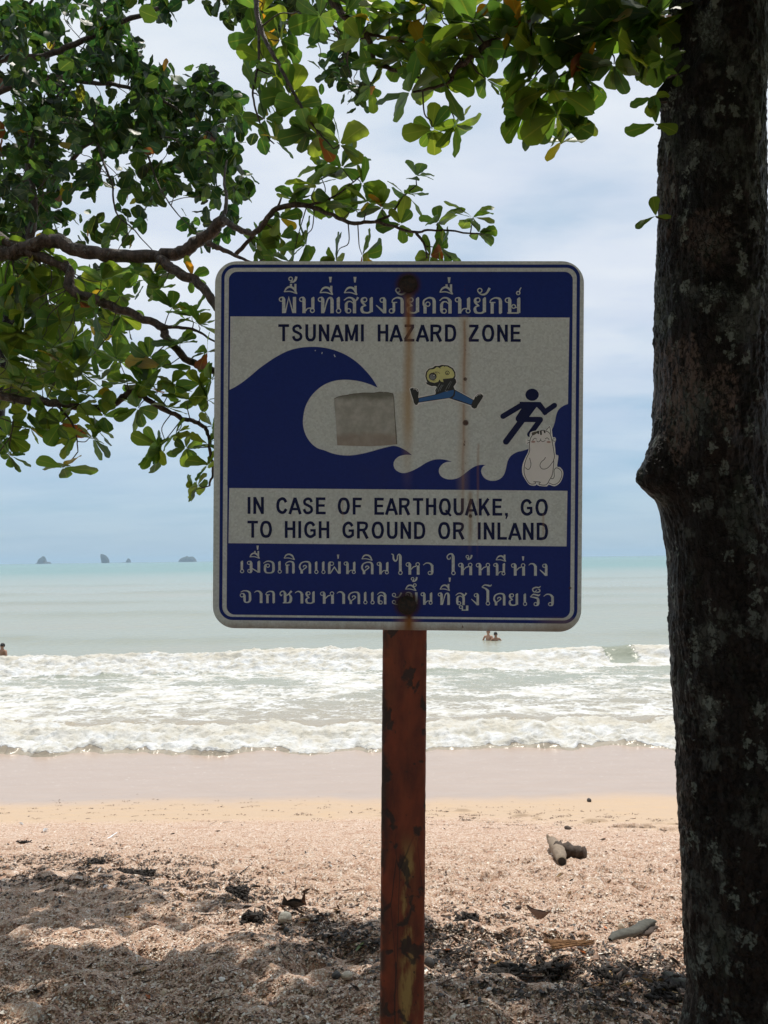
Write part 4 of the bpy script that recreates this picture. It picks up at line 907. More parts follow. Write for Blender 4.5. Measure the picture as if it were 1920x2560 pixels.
_u = np.array([0.0, 0.14, 0.30, 0.46, 0.62, 0.76, 0.88, 0.96, 1.0])
_w = {'obovate': np.array([0.035, 0.105, 0.175, 0.235, 0.278, 0.288, 0.250, 0.160, 0.020]), 'ovate': np.array([0.04, 0.22, 0.32, 0.355, 0.335, 0.275, 0.185, 0.085, 0.010])}
def leaf_mesh(name, pos, dirs, nrm, length, tint, mtl, shape='obovate', droop=0.25, fold=0.16, twigs=None, lod=False):
    """one mesh of many leaves; every leaf is a folded, drooping blade with a stalk"""
    N = len(pos); pos = np.asarray(pos, float); d = np.asarray(dirs, float); d = d / np.linalg.norm(d, axis=1)[:, None]
    n = np.asarray(nrm, float); s = np.cross(d, n); s /= np.linalg.norm(s, axis=1)[:, None] + 1e-9; n = np.cross(s, d)
    L = np.asarray(length, float)[:, None]; k = len(_u)
    U_, W_ = (_u, _w[shape]) if not lod else (_u[[0, 3, 6, 8]], _w[shape][[0, 3, 5, 8]])
    k = len(U_); wv = RNG.uniform(0.82, 1.16, (N, 1)); dr = RNG.normal(droop, 0.16, (N, 1)); fo = RNG.normal(fold, 0.09, (N, 1)); tw = RNG.normal(0, 0.28, (N, 1))
    edge = RNG.normal(1.0, 0.055, (N, k, 2)); edge[:, 0] = 1
    asym = RNG.normal(0, 0.05, (N, 1))
    V = None
    lat = np.array([-1.0, -0.55, 0.0, 0.55, 1.0]) if not lod else np.array([-1.0, 0.0, 1.0]); nl = len(lat); V = np.zeros((N, k, nl, 3))
    for i, u in enumerate(U_):
        cen = pos + d * (L * (u - 0.10 * dr * u * u)) - n * (L * dr * u * u * 0.55)
        for j, q in enumerate(lat):
            ed = edge[:, i, 0 if q < 0 else 1][:, None] if abs(q) == 1 else 1.0
            wd = W_[i] * wv * L * (1 + asym * np.sign(q)) * ed
            rise = np.abs(q) * wd * (fo + 0.10 * math.sin(i * 2.1)) + q * wd * tw * u
            if abs(q) == 1: rise = rise - 0.12 * wd
            V[:, i, j] = cen + s * (wd * q) + n * rise
    V = V.reshape(-1, 3)
    base = grid_faces(k, nl); Q = (base[None] + (np.arange(N) * k * nl)[:, None, None]).reshape(-1, 4)
    T = np.repeat(np.concatenate([np.asarray(tint, float), np.ones((N, 1))], 1), k * nl, axis=0)
    R = np.tile(np.tile(1 - np.abs(lat), k), N)
    mi = np.zeros(len(Q), np.int32)
    if twigs:
        v2, q2 = join(twigs); Q = np.vstack([Q, q2 + len(V)]); V = np.vstack([V, v2]); mi = np.concatenate([mi, np.ones(len(q2), np.int32)])
        T = np.vstack([T, np.zeros((len(v2), 4))]); R = np.concatenate([R, np.zeros(len(v2))])
    return mesh_np(name, V, Q, True, [mtl, M_TWIG], {'tint': ('FLOAT_COLOR', T), 'rib': ('FLOAT', R)}, mi)

GREENS = np.array([[0.034, 0.070, 0.018], [0.046, 0.084, 0.019], [0.058, 0.092, 0.019], [0.027, 0.060, 0.020], [0.072, 0.098, 0.020], [0.037, 0.074, 0.024]])
OLD = np.array([[0.15, 0.105, 0.014], [0.19, 0.085, 0.012], [0.10, 0.030, 0.014], [0.13, 0.12, 0.02]])
def tints(n, old=0.03, dark=1.0):
    t = GREENS[RNG.integers(0, len(GREENS), n)] * RNG.uniform(0.75, 1.25, (n, 1)) * dark
    o = RNG.random(n) < old; t[o] = OLD[RNG.integers(0, len(OLD), o.sum())]
    return t

class Foliage:
    def __init__(self): self.p, self.d, self.n, self.l, self.t = [], [], [], [], []
    def rosette(self, c, axis, L, k=None, old=0.03, dark=1.0):
        """leaves radiating from a twig tip, as a sea almond carries them"""
        k = k or int(RNG.integers(6, 10)); a = np.asarray(axis, float); a = a / np.linalg.norm(a)
        e1 = np.cross(a, [0.3, 0.9, 0.2]); e1 /= np.linalg.norm(e1); e2 = np.cross(a, e1); ph = RNG.uniform(0, 6.28)
        for i in range(k):
            th = ph + i * 2.4 + RNG.normal(0, 0.15); el = RNG.uniform(-0.25, 0.85)
            dd = (e1 * math.cos(th) + e2 * math.sin(th)) * math.cos(el) + a * math.sin(el)
            nn = a * math.cos(el) - (e1 * math.cos(th) + e2 * math.sin(th)) * math.sin(el)
            dd = dd + np.array([0, 0, -0.12])
            self.p.append(np.asarray(c) + dd * L * 0.06); self.d.append(dd); self.n.append(nn + RNG.normal(0, 0.18, 3)); self.l.append(L * RNG.uniform(0.62, 1.08))
        self.t.append(tints(k, old, dark))
    def leaf(self, c, d, n, L, tint): self.p.append(c); self.d.append(d); self.n.append(n); self.l.append(L); self.t.append(np.asarray(tint).reshape(1, 3))
    def mesh(self, name, mtl, shape='obovate', **k):
        return leaf_mesh(name, np.array(self.p), np.array(self.d), np.array(self.n), np.array(self.l), np.vstack(self.t), mtl, shape, **k)

def branch_pts(pts_px, depth0, depth1):
    n = len(pts_px); return np.array([W(p[0], p[1], depth0 + (depth1 - depth0) * i / (n - 1)) for i, p in enumerate(pts_px)])
def branch_mesh(pts, r0, r1, sides=10, knob=0.05):
    P = catmull(pts, 7); n = len(P)
    P = P + np.stack([fbm(np.arange(n) * 0.35, np.full(n, k * 9.1), 2, int(RNG.integers(1, 999))) for k in range(3)], 1) * r0 * 0.5
    rad = np.linspace(r0, r1, n) * (1 + 0.16 * fbm(np.arange(n) * 0.5, np.zeros(n), 2, int(RNG.integers(1, 999))))
    return P, tube(P, rad, sides, knob)

def twig_to(P0, P1, r0, r1, sag=0.12):
    d = P1 - P0; L = np.linalg.norm(d); m = (P0 + P1) / 2 + np.array([RNG.normal(0, .08), RNG.normal(0, .08), -sag * RNG.uniform(-0.6, 1.0)]) * L
    q = P1 - d * 0.25 + RNG.normal(0, 0.04, 3) * L
    return tube(catmull([P0, m, q, P1], 4), np.linspace(r0, r1, 13), 6, 0.04, False)

# ---- the big tree at the right: trunk from its traced silhouette, crown overhead
TD = 2.4
SIL = np.array([(-1500, 1720), (-600, 1700), (0, 1684), (150, 1674), (300, 1661), (450, 1655), (640, 1652), (800, 1648), (900, 1646), (1000, 1645), (1080, 1644), (1200, 1646), (1300, 1668), (1390, 1682), (1600, 1690), (1800, 1704),
                (2000, 1718), (2200, 1726), (2400, 1732), (2500, 1740), (2560, 1732), (2620, 1718), (2720, 1685)], float)
def build_trunk(tree):
    pys = np.linspace(2720, -1500, 1500); nseg = 300
    xl = np.interp(pys, SIL[:, 0], SIL[:, 1]); xl = np.convolve(np.pad(xl, 12, 'edge'), np.ones(25) / 25, 'valid')
    rad = np.interp(pys, [-1500, -400, 0, 800, 1300, 2400, 2560, 2720], [0.150, 0.154, 0.158, 0.176, 0.170, 0.172, 0.184, 0.24])
    ang = np.arange(nseg) * 2 * math.pi / nseg                       # 0 = +X, pi = left, 3pi/2 = towards the camera
    V = np.zeros((len(pys), nseg, 3))
    zz = np.array([W(xl[i], p, TD)[2] for i, p in enumerate(pys)])
    xw = np.array([W(xl[i], p, TD)[0] for i, p in enumerate(pys)])
    A, Zg = np.meshgrid(ang, zz)
    def lump(pc, ac, h, sa, s_up, s_dn):
        zc = W(1700, pc, TD)[2]; dz = Zg - zc; da = (A - ac + math.pi) % (2 * math.pi) - math.pi
        return h * np.exp(-(da / sa) ** 2) * np.where(dz > 0, np.exp(-np.abs(dz / s_up) ** 1.7), np.exp(-np.abs(dz / s_dn) ** 2.2))
    ca, sa_ = np.cos(A), np.sin(A)
    R = rad[:, None] * (1 + 0.035 * np.sin(2 * A + 1 + Zg * 1.5) + 0.02 * np.sin(3 * A - Zg * 2.2))
    R = R + lump(1195, math.pi * 1.02, 0.074, 0.40, 0.100, 0.062)      # burl on the left edge
    R = R + lump(1120, math.pi * 1.42, 0.030, 0.30, 0.10, 0.06)        # swelling under the painted glints
    R = R + lump(240, math.pi * 1.05, 0.042, 0.17, 0.045, 0.045) + lump(225, math.pi * 1.30, 0.030, 0.16, 0.045, 0.05)
    un = A * 0.165
    ridg = fbm(un * 28, Zg * 7, 4, 91, 0.55, True); flake = fbm(un * 60, Zg * 34, 3, 92, 0.6)
    rough = sstep(0.0, 0.5, fbm(un * 7, Zg * 3.0, 3, 93) + 0.25)
    R = R + 0.0070 * ridg + 0.0058 * flake * (0.35 + rough) + 0.008 * fbm(un * 9, Zg * 5, 3, 94)
    step = np.floor(fbm(un * 24, Zg * 11, 3, 95) * 5) / 5
    R = R + 0.006 * step * rough
    # the angular noise must close on itself
    wgt = sstep(0.0, 0.10, A) * sstep(2 * math.pi, 2 * math.pi - 0.10, A)
    R = rad[:, None] + (R - rad[:, None]) * (0.2 + 0.8 * wgt)
    cx = (xw + rad)[:, None]
    V[..., 0] = cx + R * ca; V[..., 1] = TD + 0.02 + R * sa_; V[..., 2] = Zg
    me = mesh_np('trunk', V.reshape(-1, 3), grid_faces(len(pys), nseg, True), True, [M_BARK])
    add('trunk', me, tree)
    return np.stack([cx[:, 0], np.full(len(pys), TD + 0.02), zz], 1)

almond = thing('broadleaf_tree', "big tree with a dark lichen-spotted trunk and a burl, filling the frame beside the sign", 'tree')
axisA = build_trunk(almond)

limbsA = []                                         # polylines in world space of every limb, for hanging twigs on
def limb(tree, store, pts, r0, r1, name='limb', mtl=None, sides=10):
    P, (V, Q) = branch_mesh(np.asarray(pts), r0, r1, sides)
    store.append(P); add(name, mesh_tri_ok(name, V, Q, mats=[mtl or M_LIMB]), tree); return P

topA = axisA[-1]
# limbs that come down into the top of the picture
A1 = branch_pts(((1640, -330), (1530, -180), (1440, -60), (1388, 0), (1349, 31), (1280, 69), (1192, 131), (1138, 174), (1118, 208), (1033, 231)), 2.5, 2.9)
A1 = np.vstack([axisA[-420], A1]); limb(almond, limbsA, A1, 0.030, 0.004)
limb(almond, limbsA, branch_pts(((1349, 31), (1330, 81), (1338, 123), (1372, 177), (1388, 216), (1384, 247)), 2.62, 2.7), 0.008, 0.003)
A2 = branch_pts(((1700, -60), (1623, 8), (1558, 50), (1535, 96), (1511, 131), (1480, 170), (1461, 216), (1465, 247), (1450, 293), (1407, 351)), 2.45, 2.85)
limb(almond, limbsA, A2, 0.012, 0.003)
limb(almond, limbsA, branch_pts(((1558, 50), (1500, 75), (1480, 92), (1422, 131), (1440, 160), (1480, 172)), 2.55, 2.75), 0.007, 0.003)
A4 = branch_pts(((1000, -420), (880, -150), (830, -20), (856, 35), (918, 89), (937, 154), (987, 174), (1026, 189), (1090, 208)), 3.2, 3.0)
limb(almond, limbsA, A4, 0.020, 0.004)
limb(almond, limbsA, branch_pts(((918, 85), (1010, 105), (1080, 122), (1130, 110)), 3.1, 3.0), 0.007, 0.003)
A6 = branch_pts(((700, -350), (660, -120), (640, 0), (655, 77), (685, 140), (717, 200), (756, 270), (794, 328), (833, 370)), 3.6, 3.3)
limb(almond, limbsA, A6, 0.016, 0.003)
limb(almond, limbsA, branch_pts(((640, 0), (648, 120), (640, 190), (632, 240), (655, 320), (685, 360)), 3.6, 3.5), 0.008, 0.003)
# stout limbs of the crown above the frame
def crown_limb(pts, r0, r1): limb(almond, limbsA, pts, r0, r1, sides=12)
crown_limb([topA - [0, 0, .6], topA + [-0.5, 0.4, 0.3], topA + [-1.4, 1.0, 0.7], topA + [-2.6, 1.4, 0.9], topA + [-3.6, 1.6, 0.9]], 0.085, 0.02)
crown_limb([topA - [0, 0, .3], topA + [0.3, 0.9, 0.7], topA + [0.2, 2.1, 1.2], topA + [-0.2, 2.6, 1.7]], 0.085, 0.02)
crown_limb([topA - [0, 0, .9], topA + [0.4, -0.8, 0.0], topA + [-0.3, -2.0, 0.5], topA + [-1.4, -3.2, 0.6], topA + [-2.4, -4.2, 0.4]], 0.08, 0.02)
crown_limb([topA - [0, 0, .2], topA + [0.8, 0.2, 0.8], topA + [2.0, 0.6, 1.3], topA + [3.2, 1.2, 1.4]], 0.08, 0.02)
crown_limb([topA - [0, 0, .1], topA + [-0.1, 0.1, 0.8], topA + [-0.8, -0.3, 1.7], topA + [-1.6, -0.5, 2.3]], 0.09, 0.02)
crown_limb([topA - [0, 0, .7], topA + [-0.6, -0.3, 0.0], topA + [-1.7, -0.9, 0.35], topA + [-3.0, -1.7, 0.3], topA + [-4.0, -2.2, 0.1]], 0.07, 0.02)
ALL_A = np.vstack(limbsA)
folA = Foliage(); twA = []
def hang(F_, store, allp, c, L, r=0.0035, **kw):
    d = np.linalg.norm(allp - c, axis=1); i = int(np.argmin(d + 0.15 * np.maximum(0, c[2] - allp[:, 2])))
    if d[i] > 0.02: store.append(twig_to(allp[i], c, r, r * 0.55))
    ax = (c - allp[i]) / (d[i] + 1e-6) * 0.8 + np.array([0, 0, 0.75]) + RNG.normal(0, 0.3, 3)
    F_.rosette(c, ax, L, **kw)
ROS_A = [(1026, 232, 78, 2.9), (1110, 208, 78, 2.85), (1180, 60, 92, 2.7), (1250, 95, 80, 2.7), (1300, 62, 72, 2.65), (1405, 130, 92, 2.6), (1380, 225, 92, 2.65), (1392, 285, 80, 2.7), (1407, 353, 52, 2.85), (1452, 296, 62, 2.8),
         (1490, 66, 84, 2.55), (1545, 95, 88, 2.5), (1605, 50, 86, 2.45), (1600, 140, 76, 2.45), (1560, 30, 70, 2.6), (1640, 105, 80, 2.45), (1080, 322, 56, 2.95), (1138, 312, 56, 2.95), (1215, 198, 60, 2.8), (1155, 140, 64, 2.8),
         (1060, 125, 62, 3.0), (1000, 95, 62, 3.05), (962, 150, 60, 3.05), (925, 55, 64, 3.1), (862, 35, 60, 3.15), (1010, 30, 66, 3.0), (1100, 35, 66, 2.9), (1225, 20, 64, 2.8), (1350, 8, 76, 2.6), (1430, 22, 66, 2.6), (1050, 170, 60, 2.95),
         (800, 40, 56, 3.3), (925, 215, 42, 3.1), (1480, 8, 76, 2.55), (1535, 160, 60, 2.5), (1330, 120, 70, 2.65), (1140, 95, 62, 2.8), (1300, 130, 60, 2.7), (900, 100, 54, 3.1), (1040, 60, 60, 3.0), (760, 15, 54, 3.4), (1170, 10, 60, 2.9),
         (687, 352, 62, 3.5), (662, 298, 58, 3.55), (648, 238, 55, 3.55), (722, 236, 55, 3.5), (745, 262, 52, 3.45), (772, 328, 58, 3.4), (850, 362, 60, 3.3), (795, 340, 52, 3.4), (640, 90, 52, 3.7), (660, 150, 52, 3.65), (700, 100, 50, 3.65), (690, 190, 50, 3.6), (655, 30, 52, 3.7),
         (975, 35, 62, 3.0), (1065, 15, 62, 2.95), (1150, 45, 64, 2.9), (1265, 45, 66, 2.75), (1390, 70, 76, 2.6), (1440, 90, 76, 2.55), (880, 15, 56, 3.2), (1000, 150, 58, 3.0), (1110, 155, 60, 2.85), (1190, 110, 62, 2.8), (1520, 60, 80, 2.5), (1580, 95, 80, 2.45), (1640, 40, 80, 2.4), (1655, 140, 60, 2.4), (1335, 195, 84, 2.68), (1345, 262, 78, 2.72), (1310, 285, 62, 2.75), (1440, 175, 66, 2.6), (1425, 240, 62, 2.68), (1470, 130, 72, 2.55), (1360, 160, 80, 2.66), (1415, 310, 56, 2.8)]
for px, py, L, dep in ROS_A: hang(folA, twA, ALL_A, W(px, py, dep), L * dep / FPX * 1.40, old=0.05)
# sprouts from the trunk itself
for px, py, L, k in ((1630, 245, 66, 3), (1640, 310, 74, 3), (1640, 540, 56, 3), (1695, 185, 50, 3), (1660, 150, 60, 4)):
    c = W(px, py, 2.30); q = np.array([axisA[0][0], TD, c[2] - 0.02]); twA.append(twig_to(W(1668, py + 10, 2.34), c, 0.003, 0.002)); folA.rosette(c, (-0.2, -0.9, 0.3), L * 2.3 / FPX, k=k, old=0.0)
# unseen leaves added above and behind the frame to shade sign and beach
def outside(P, m=60):
    x_, y_, z_ = PX(P); return z_ < 0.15 or x_ < -m or x_ > 1920 + m or y_ < -m
crown = Foliage(); twF = []
def crown_rosette(c, L, lim):
    d = np.linalg.norm(lim - c, axis=1)
    for i in np.argsort(d)[:40:8]:
        if d[i] < 1.6 and all(outside(lim[i] + (c - lim[i]) * q) for q in np.linspace(0, 1, 9)):
            twF.append(tube(np.array([lim[i], (lim[i] + c) / 2 + RNG.normal(0, .05, 3), c]), [.006, .005, .003], 5, 0, False)); break
    crown.rosette(c, RNG.normal(0, .35, 3) + [0, 0, 1], L)
LIM = np.vstack(limbsA[-6:])
cnt = 0
while cnt < 2700:                                   # added roof of unseen leaves, keeping sky light off sign and trunk
    c = np.array([RNG.uniform(-6.5, 6.5), RNG.uniform(-6.0, 3.0), 0.0]); r_ = math.hypot(c[0] / 6.6, (c[1] + 1.5) / 4.8)
    if r_ > 1: continue
    c[2] = 3.2 + 1.9 * (1 - r_ * r_) + RNG.normal(0, 0.35) - (0 if r_ < 0.75 else RNG.uniform(0, 2.6) * (r_ - 0.75) * 4 * (c[1] < 0.5))
    if c[2] < 0.7 or np.linalg.norm(c - EYE) < 1.7 or not outside(c, 60 + 900 / max(PX(c)[2], 0.4)): continue
    crown_rosette(c, RNG.uniform(0.22, 0.34), LIM); cnt += 1
# the high crown: leaves that throw the dappled shade over the near beach
def shade_line(px): return np.interp(px, [-300, 0, 250, 480, 640, 760, 950, 1150, 1300, 1420, 1600, 1800], [2150, 2150, 2165, 2225, 2245, 2262, 2320, 2330, 2400, 2430, 2470, 2500])
hiP = []
def high_limb(pts): limb(almond, limbsA, pts, 0.07, 0.015, sides=10)
high_limb([topA, topA + [-0.1, 0.5, 1.2], topA + [-0.9, 2.0, 2.4], topA + [-2.0, 3.2, 3.0], topA + [-3.4, 4.2, 3.2]])
high_limb([topA + [-0.05, 0.2, 0.6], topA + [0.1, 1.2, 1.8], topA + [-0.1, 2.6, 2.6], topA + [-0.6, 4.0, 3.0]])
high_limb([topA + [-0.3, 0.5, 1.3], topA + [-1.5, 1.4, 1.6], topA + [-2.8, 2.4, 1.9], topA + [-4.2, 3.0, 2.0]])
ALL_H = np.vstack(limbsA[-9:])
SPOTS = [(-300 + 2050 * ((i_ * 0.6180339) % 1) + RNG.normal(0, 40), ((i_ + 0.5) / 190 + RNG.normal(0, .02)) % 1) for i_ in range(190)]
for px, q in SPOTS:
    if fbm(np.array([px / 260.0]), np.array([q * 3.1]), 2, 48)[0] < RNG.uniform(-0.10, 0.14): continue
    top_ = shade_line(px); py = top_ + 30 + (2640 - top_) * q
    g = G(px, py); tmin = 0.5
    for _ in range(80):
        if PX(g + SDIR * tmin)[1] < -190: break
        tmin += 0.2
    c0 = g + SDIR * (tmin + RNG.uniform(0.1, 0.9))
    for _ in range(int(RNG.integers(1, 4))):
        c = c0 + RNG.normal(0, 0.15, 3)
        if outside(c, 75): crown_rosette(c, RNG.uniform(0.16, 0.24), ALL_H)
add('shade_crown', crown.mesh('shade_crown', M_LEAF, twigs=twF, lod=True), almond)
add('foliage', folA.mesh('foliage', M_LEAF, twigs=twA), almond)

# ---- the tree whose limbs reach in from the left
left = thing('broadleaf_tree', "tree reaching in from the left edge on long bare limbs with leaf rosettes", 'tree')
limbsB = []
gB = np.array([-3.6, 5.0, ground_z(-3.6, 5.0)])
tr = [gB - [0, 0, 0.2], gB + [0.05, 0.0, 0.7], gB + [0.0, 0.05, 1.5], gB + [0.15, 0, 2.4], gB + [0.1, 0.1, 3.4], gB + [0.3, 0.3, 4.6]]
limb(left, limbsB, tr, 0.20, 0.09, 'trunk', M_BARK, 16)
def start(z): return np.array([gB[0] + 0.1, gB[1], z])
B1 = branch_pts(((-250, 640), (0, 634), (60, 622), (130, 602), (200, 625), (280, 636), (400, 640), (470, 622), (520, 586), (565, 545)), 4.9, 4.6)
limb(left, limbsB, np.vstack([start(B1[0][2] - 0.3), B1]), 0.050, 0.035)
limb(left, limbsB, branch_pts(((540, 565), (562, 530), (566, 490), (560, 450), (568, 400)), 4.6, 4.9), 0.016, 0.005)
limb(left, limbsB, branch_pts(((560, 548), (590, 570), (640, 580), (692, 521), (767, 515), (825, 536), (879, 557), (937, 555), (1026, 579), (1091, 575), (1212, 586)), 4.5, 3.9), 0.020, 0.004)
limb(left, limbsB, branch_pts(((520, 610), (560, 625), (592, 640), (640, 660)), 4.5, 4.4), 0.018, 0.006)
limb(left, limbsB, branch_pts(((590, 635), (640, 582), (692, 521), (706, 478)), 4.5, 4.35), 0.013, 0.004)
limb(left, limbsB, branch_pts(((767, 515), (837, 490), (902, 440)), 4.25, 4.1), 0.008, 0.003)
limb(left, limbsB, branch_pts(((937, 555), (976, 536), (1010, 490), (1041, 463)), 4.1, 4.0), 0.009, 0.003)
limb(left, limbsB, branch_pts(((1041, 583), (1060, 610), (1068, 645)), 3.95, 3.9), 0.008, 0.004)
limb(left, limbsB, branch_pts(((395, 640), (415, 660), (449, 684), (500, 711), (537, 761), (590, 830)), 4.7, 4.4), 0.033, 0.024)
B2 = branch_pts(((-120, 560), (30, 610), (94, 640), (169, 670), (175, 721), (236, 748), (304, 775), (398, 815), (418, 849), (466, 896), (537, 927), (620, 950)), 4.9, 4.5)
limb(left, limbsB, np.vstack([start(B2[0][2] - 0.2), B2]), 0.038, 0.019)
limb(left, limbsB, branch_pts(((400, 815), (473, 822), (513, 839), (560, 870)), 4.6, 4.5), 0.012, 0.004)
B3 = branch_pts(((-200, 950), (0, 991), (101, 1004), (169, 1011), (250, 1021), (287, 1008), (321, 984), (354, 988), (388, 1011), (456, 1045), (496, 1058), (520, 1082), (527, 1146), (533, 1166), (525, 1215)), 4.8, 4.4)
limb(left, limbsB, np.vstack([start(B3[0][2] - 0.2), B3]), 0.030, 0.006)
limb(left, limbsB, branch_pts(((140, 1010), (175, 1050), (190, 1085), (195, 1130)), 4.7, 4.6), 0.009, 0.003)
limb(left, limbsB, branch_pts(((35, 1000), (36, 1035), (28, 1090)), 4.75, 4.7), 0.007, 0.003)
ALL_B = np.vstack(limbsB)
folB = Foliage(); twB = []
ROS_B = [(782, 462, 80, 4.2), (855, 420, 74, 4.1), (905, 460, 62, 4.1), (918, 505, 62, 4.1), (1010, 485, 66, 4.0), (1041, 440, 56, 4.0), (1095, 556, 68, 3.95), (1182, 545, 70, 3.9), (1197, 582, 48, 3.9), (1000, 560, 58, 4.05), (765, 612, 70, 4.3), (738, 622, 62, 4.3),
         (905, 637, 68, 4.2), (700, 592, 64, 4.4), (652, 602, 62, 4.5), (680, 640, 62, 4.4), (1075, 640, 62, 3.95), (1100, 620, 54, 3.95), (740, 500, 58, 4.3), (830, 500, 60, 4.2), (800, 420, 60, 4.2), (880, 520, 58, 4.15), (700, 545, 52, 4.35), (955, 520, 56, 4.1), (640, 620, 60, 4.5), (840, 650, 60, 4.2),
         (480, 792, 62, 4.5), (405, 918, 82, 4.55), (375, 895, 62, 4.6), (497, 812, 58, 4.5), (465, 1120, 56, 4.5), (395, 1115, 60, 4.55), (522, 1162, 54, 4.4), (400, 1130, 56, 4.5), (440, 1085, 56, 4.5), (530, 1065, 52, 4.5), (485, 1222, 40, 4.45), (495, 1215, 40, 4.4), (520, 1110, 52, 4.45),
         (232, 1097, 66, 4.6), (238, 1070, 60, 4.6), (157, 1170, 68, 4.65), (75, 1072, 56, 4.75), (152, 1058, 56, 4.7), (25, 1140, 50, 4.75), (70, 1030, 52, 4.75), (175, 1100, 52, 4.65), (345, 1020, 66, 4.6), (280, 1000, 62, 4.65), (255, 950, 66, 4.65), (200, 930, 66, 4.7), (150, 905, 66, 4.75), (80, 900, 66, 4.8), (100, 855, 66, 4.8),
         (150, 800, 66, 4.8), (60, 780, 66, 4.8), (120, 722, 66, 4.85), (40, 700, 66, 4.85), (300, 905, 64, 4.6), (350, 962, 64, 4.6), (430, 960, 60, 4.5), (500, 960, 58, 4.5), (470, 1000, 58, 4.5), (420, 1020, 56, 4.55), (520, 1000, 56, 4.45), (450, 860, 58, 4.5), (520, 880, 60, 4.45), (530, 950, 60, 4.45), (20, 900, 62, 4.8), (20, 840, 62, 4.8), (30, 960, 60, 4.8),
         (110, 960, 60, 4.75), (180, 980, 60, 4.7), (230, 890, 62, 4.65), (180, 850, 60, 4.75), (60, 830, 60, 4.8), (10, 770, 60, 4.85), (90, 670, 60, 4.9), (20, 1090, 50, 4.75), (255, 700, 66, 4.7), (240, 770, 50, 4.7), (350, 680, 56, 4.75), (375, 700, 56, 4.7), (385, 680, 46, 4.7), (430, 770, 52, 4.6), (400, 720, 40, 4.65), (300, 740, 48, 4.7), (480, 690, 46, 4.6), (150, 690, 60, 4.85), (130, 640, 60, 4.9),
         (20, 650, 62, 4.9), (200, 760, 52, 4.75), (130, 870, 60, 4.75), (260, 1040, 56, 4.6), (310, 960, 60, 4.6), (395, 980, 58, 4.55), (200, 1010, 56, 4.7), (120, 1030, 54, 4.7)]
for px, py, L, dep in ROS_B: hang(folB, twB, ALL_B, W(px, py, dep), L * dep / FPX * 1.10, old=0.02)
# thicker growth against the left edge, and the crown that goes on beyond it
for _ in range(42):
    px = abs(RNG.normal(0, 130)); py = RNG.uniform(640, 990)
    if px > 330: continue
    dep = RNG.uniform(4.9, 6.2); hang(folB, twB, ALL_B, W(px, py, dep), RNG.uniform(48, 64) * dep / FPX, dark=0.85)
for _ in range(170):
    c = np.array([RNG.uniform(-6.5, -2.4), RNG.uniform(3.2, 7.6), RNG.uniform(1.3, 4.8)]); x_, y_, z_ = PX(c)
    if x_ > -40: continue
    hang(folB, twB, ALL_B, c, RNG.uniform(0.14, 0.2), 0.004)
add('foliage', folB.mesh('foliage', M_LEAF, twigs=twB), left)

# ---- the dark small-leaved tree behind it, upper left
small = thing('small_leaved_tree', "dense dark tree with small leaves, massed in the upper left corner", 'tree')
limbsC = []
gC = np.array([-4.6, 8.0, ground_z(-4.6, 8.0)])
limb(small, limbsC, [gC - [0, 0, .3], gC + [0.1, 0, 1.2], gC + [0.3, 0, 2.4], gC + [0.5, -0.1, 3.8], gC + [0.7, -0.1, 5.4], gC + [0.9, 0, 6.8]], 0.19, 0.06, 'trunk', M_BARK, 16)
limb(small, limbsC, branch_pts(((-330, 300), (-120, 200), (0, 148), (96, 143), (190, 110), (309, 54), (455, 0), (560, -60)), 7.4, 6.8), 0.042, 0.014)
limb(small, limbsC, branch_pts(((-300, 420), (-60, 260), (100, 195), (180, 200), (300, 215), (420, 260), (520, 330)), 7.4, 6.6), 0.038, 0.008)
limb(small, limbsC, branch_pts(((-280, 480), (-100, 400), (60, 385), (150, 420), (220, 360), (330, 330), (440, 350)), 7.3, 6.7), 0.034, 0.007)
limb(small, limbsC, branch_pts(((75, 640), (76, 600), (85, 500), (70, 400), (100, 300), (160, 220)), 6.0, 6.8), 0.040, 0.012)
limb(small, limbsC, branch_pts(((235, 300), (245, 360), (260, 410), (280, 460), (290, 530), (330, 570), (380, 625)), 6.6, 6.2), 0.014, 0.004)
limb(small, limbsC, branch_pts(((370, 390), (400, 470), (440, 530), (490, 580)), 6.6, 6.3), 0.009, 0.003)
limb(small, limbsC, branch_pts(((450, -120), (560, -50), (660, 10), (760, 30), (830, 60), (860, 130), (880, 210)), 5.6, 5.2), 0.016, 0.003)
limb(small, limbsC, branch_pts(((-50, 100), (30, 60), (65, 20), (120, -50)), 7.2, 7.0), 0.020, 0.008)
ALL_C = np.vstack(limbsC)
folC = Foliage(); twC = []
